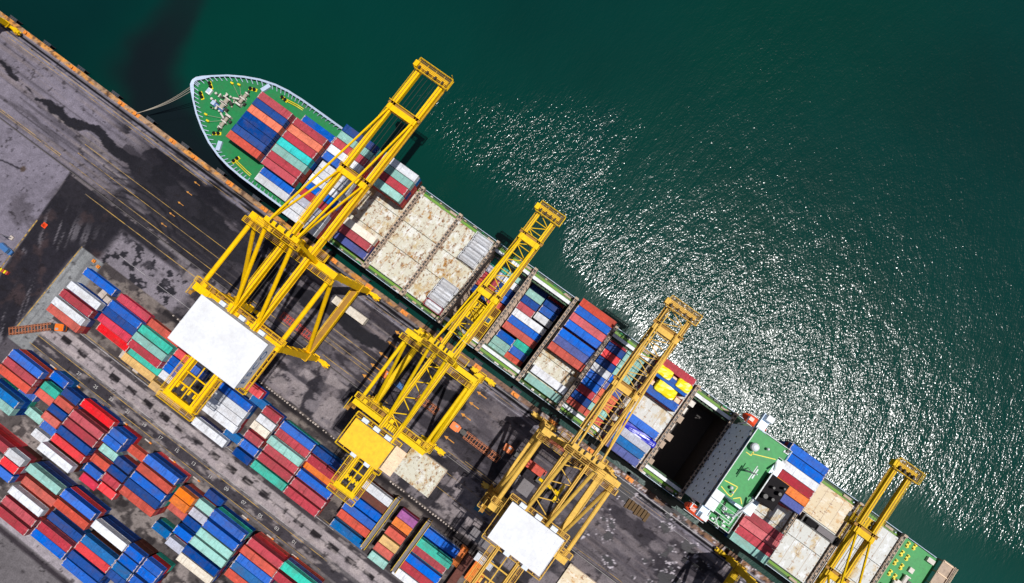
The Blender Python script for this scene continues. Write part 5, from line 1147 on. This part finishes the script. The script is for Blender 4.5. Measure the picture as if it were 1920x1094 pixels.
# hatch covers set down on the quay
def quay_hatch(x0,x1,y0,y1,z0,n,lab,mt):
    for k in range(n):
        g = MB(); z = z0+k*1.0; g.box(x0+.05*k,x1,y0,y1,z+.1,z+.95,0)
        m = 4
        for q in range(1,m): yy = y0+(y1-y0)*q/m; g.box(x0+.2,x1-.1,yy-.04,yy+.04,z+.95,z+1.0,0)
        for q in range(5):
            for xx in (x0+.6,(x0+x1)/2,x1-.6): g.cbox(xx,y0+.5+(y1-y0-1)*q/4,z+.95,.3,.3,.1,1)
        g.box(x1-.25,x1-.02,y0+.1,y1-.1,z+.95,z+1.12,1); g.box(x0+.1,x1-.1,y1-.25,y1-.02,z+.95,z+1.10,1)
        o = g.build('hatch_cover', [M[mt],M['ship_brown']]); tag(o, lab if k == n-1 else lab.replace('rusty cream','lower').replace('pale rusty','lower'), 'hatch cover')
quay_hatch(-15.7,-2.6,-42.6,-32.6,0,2,'rusty cream hatch cover set down on the quay beside the yellow-roofed crane','hatch')
quay_hatch(43.8,56,-42.5,-32.6,0,1,'pale rusty hatch cover on the quay right of the third crane','hatch_tan')
# reefer gantries in the front strip
for x,lab in ((-9.4,'tall narrow reefer gantry left of the short pink, orange and yellow tops'),(2.0,'tall narrow reefer gantry right of the short pink, orange and yellow tops')):
    r = empty('reefer_gantry',(x,-56,0),lab,'gantry','reefer gantries in the yard')
    g = MB()
    for yy in np.linspace(-64.6,-47.6,6):
        for s in (-.6,.6): g.box(x+s-.12,x+s+.12,yy-.12,yy+.12,0,6.2,0)
    for z in (2.9,5.9): g.box(x-.7,x+.7,-64.8,-47.4,z,z+.12,1)
    g.build('frame', [M['crane_pale'],M['grey_box']], r)
    g = MB(); g.rails([(x-.72,-64.8),(x-.72,-47.4)],6.02,1.1,2.2,0,.07); g.rails([(x+.72,-64.8),(x+.72,-47.4)],6.02,1.1,2.2,0,.07); g.build('handrail', M['crane_mid'], r)
    g = MB(); g.box(x-.9,x+.9,-52.0,-49.6,0,2.6,0); g.box(x-.9,x+.9,-58.6,-56.4,0,2.6,0); g.build('switch_cabinet', M['grey_box'], r)
# boxes, offices, steel piles near the third crane
def boxy(name, x, y, sx, sy, h, mat, lab, cat, rz=0):
    g = MB(); g.cbox(0,0,.15,sx,sy,h-.15,0); g.cbox(0,0,h,sx+.15,sy+.15,.1,0)
    for k in range(int(sx/1.0)): g.cbox(-sx/2+.6+k*1.0,0,h+.1,.08,sy,.05,0)
    g.cbox(0,-sy/2-.02,.3,.9,.06,2.0,0)
    o = g.build(name, mat); o.location = (x,y,0); o.rotation_euler = (0,0,rz); tag(o,lab,cat); return o
boxy('site_office',18.6,-42.6,9.5,3.2,2.8,M['grey_box'],'long grey-roofed cabin below the third crane\'s white roof','cabin')
boxy('site_office',18.2,-22.6,6.5,4.2,2.8,M['grey_box'],'grey-roofed cabin above the third crane\'s white roof','cabin')
boxy('equipment_box',12.2,-35.3,3.2,3.0,2.6,M['teal_panel'],'small teal-roofed box left of the third crane\'s white roof','cabin')
for x,y,rz,c,L,lab in ((15.4,-50.6,90,'O',20,'orange short container standing crosswise below the third crane'),(18.0,-54.6,90,'N',40,'rusty brown container standing crosswise at the bottom edge'),(21.3,-51.6,90,'O',20,'orange short container beside the white-topped one, below third crane'),(23.6,-53.6,90,'O',20,'orange short container nearest the third crane\'s back reach'),(22.2,-47.4,0,'W',20,'white short container among orange ones below the third crane')):
    container(x,y,0,L,c,lab,'containers below the third crane',R_(rz))
r_ = MB()
for k in range(7): r_.box(47.2+k*1.15,48.1+k*1.15,-9.6+.25*(k%3),-6.6+.25*(k%2),.0,.7+.15*(k%2),0)
tag(r_.build('steel_pile', M['timber']),'pile of brown steel slabs on the wet quay near the ship','steel slabs')
g = MB()
for k in range(16): g.box(13.3+k*.62,13.8+k*.62,-7.3,-5.6,.0,.5+.2*((k*5)%3),0)
tag(g.build('steel_pile', M['chassis_red']),'reddish steel beams stacked by the ship near the third crane','steel beams')
g = MB(); g.lathe([(.36,0),(.2,.25),(.08,.7),(.04,.75)],0,0,10); g.cbox(0,0,0,.8,.8,.06,0); o = g.build('traffic_cone', M['lifeboat']); o.location = (-153.9,-47.9,0); o.scale = (2,2,2); tag(o,'orange cone alone on the pale concrete at the left','cone')
g = MB()
for k in range(8): g.box(-158.5+k*.75,-157.95+k*.75,-68.0+k*.12,-66.9+k*.12,.0,1.0,k%2)
o = g.build('striped_barrier',[M['ship_yellow'],M['chassis_red']]); tag(o,'yellow and red striped barrier at the left edge of the concrete','barrier')
g = MB(); g.tube((-159.6,-57.2,0),(-159.6,-57.2,9),.16,8,0,.1); g.beam((-161,-57.2,8.8),(-158.2,-57.2,8.8),.25,.2,0); g.cbox(-159.6,-57.2,0,1.2,1.2,.6,1); o = g.build('lamp_post',[M['galv'],M['concrete']]); tag(o,'slim lamp post on the concrete above the blue van','lamp post')
for x,y in ((-133.2,-47.3),(-130.9,-47.9)):
    g = MB(); g.prism([(x-.5,y-.5),(x+.5,y-.5),(x+.5,y+.5),(x-.5,y+.5)],0,.7); g.cbox(x,y,.7,.5,.5,.5,0); o = g.build('kerb_bollard', M['bollard']); tag(o,'yellow concrete guard block at the upper corner of the yard strip','guard block','guard blocks at the strip corner')
for x,y in ((-101.5,-63),(-99.8,-65.4),(-106,-64.6),(-121.5,-54.5),(-119.2,-54.9),(-123.9,-53.7)):
    g = MB(); g.cbox(0,0,0,2.0,2.4,.9,0); g.cbox(0,0,.9,1.7,.3,.2,0); o = g.build('concrete_block', M['concrete']); o.location = (x,y,0); o.rotation_euler = (0,0,random.uniform(-.1,.1)); tag(o,'plain concrete block on the yard floor beside the front container strip','block','concrete blocks in the front strip')
# gantry runway corner plates along the numbered lane
for k in range(11):
    x = -122+k*9.7; g = MB(); g.box(-.9,.9,-.18,.18,0,.45,0); g.box(.9,1.7,-.2,.2,0,.5,1); o = g.build('guide_kerb',[M['concrete'],M['bollard']]); o.location = (x,-80.6,0); tag(o,'short pale kerb with yellow end along the foot of the main stack','kerb','guide kerbs by the numbered lane')

# ------------------------------------------------------------------ light, sky, camera
sun_dir = Vector((.877*math.sin(R_(14.6)), .479*math.sin(R_(14.6)), math.cos(R_(14.6))))
sl = bpy.data.lights.new('sun','SUN'); sl.energy = 4.5; sl.angle = R_(.5); sl.color = (1,.98,.95)
so = bpy.data.objects.new('sun', sl); COL.objects.link(so); so.location = (120,70,300)
so.rotation_euler = (-sun_dir).to_track_quat('-Z','Y').to_euler()
w = bpy.data.worlds.new('World'); scene.world = w; w.use_nodes = True
nt = w.node_tree; bg = nt.nodes['Background']; sky = nt.nodes.new('ShaderNodeTexSky'); sky.sky_type = 'NISHITA'; sky.sun_disc = False
sky.sun_elevation = R_(75.4); sky.sun_rotation = math.atan2(.877,.479); sky.air_density = 1.0; sky.dust_density = 1.5
nt.links.new(sky.outputs[0], bg.inputs[0]); bg.inputs[1].default_value = .062
cam = bpy.data.cameras.new('camera'); co = bpy.data.objects.new('camera', cam); COL.objects.link(co)
right = Vector((0.80673345,0.59087219,-0.00715579)); down = Vector((0.58517945,-0.80052704,-0.12931151)); fwd = Vector((-0.08213497,0.1001325,-0.9915782))
mw = Matrix.Identity(4)
for i in range(3): mw[i][0] = right[i]; mw[i][1] = -down[i]; mw[i][2] = -fwd[i]
mw[2][3] = 235.0
co.matrix_world = mw
cam.sensor_width = 36; cam.lens = 36*1400/1920; cam.clip_start = 1; cam.clip_end = 6000
scene.camera = co
scene.view_settings.view_transform = 'Standard'; scene.view_settings.look = 'None'; scene.view_settings.gamma = 1; scene.view_settings.exposure = 0
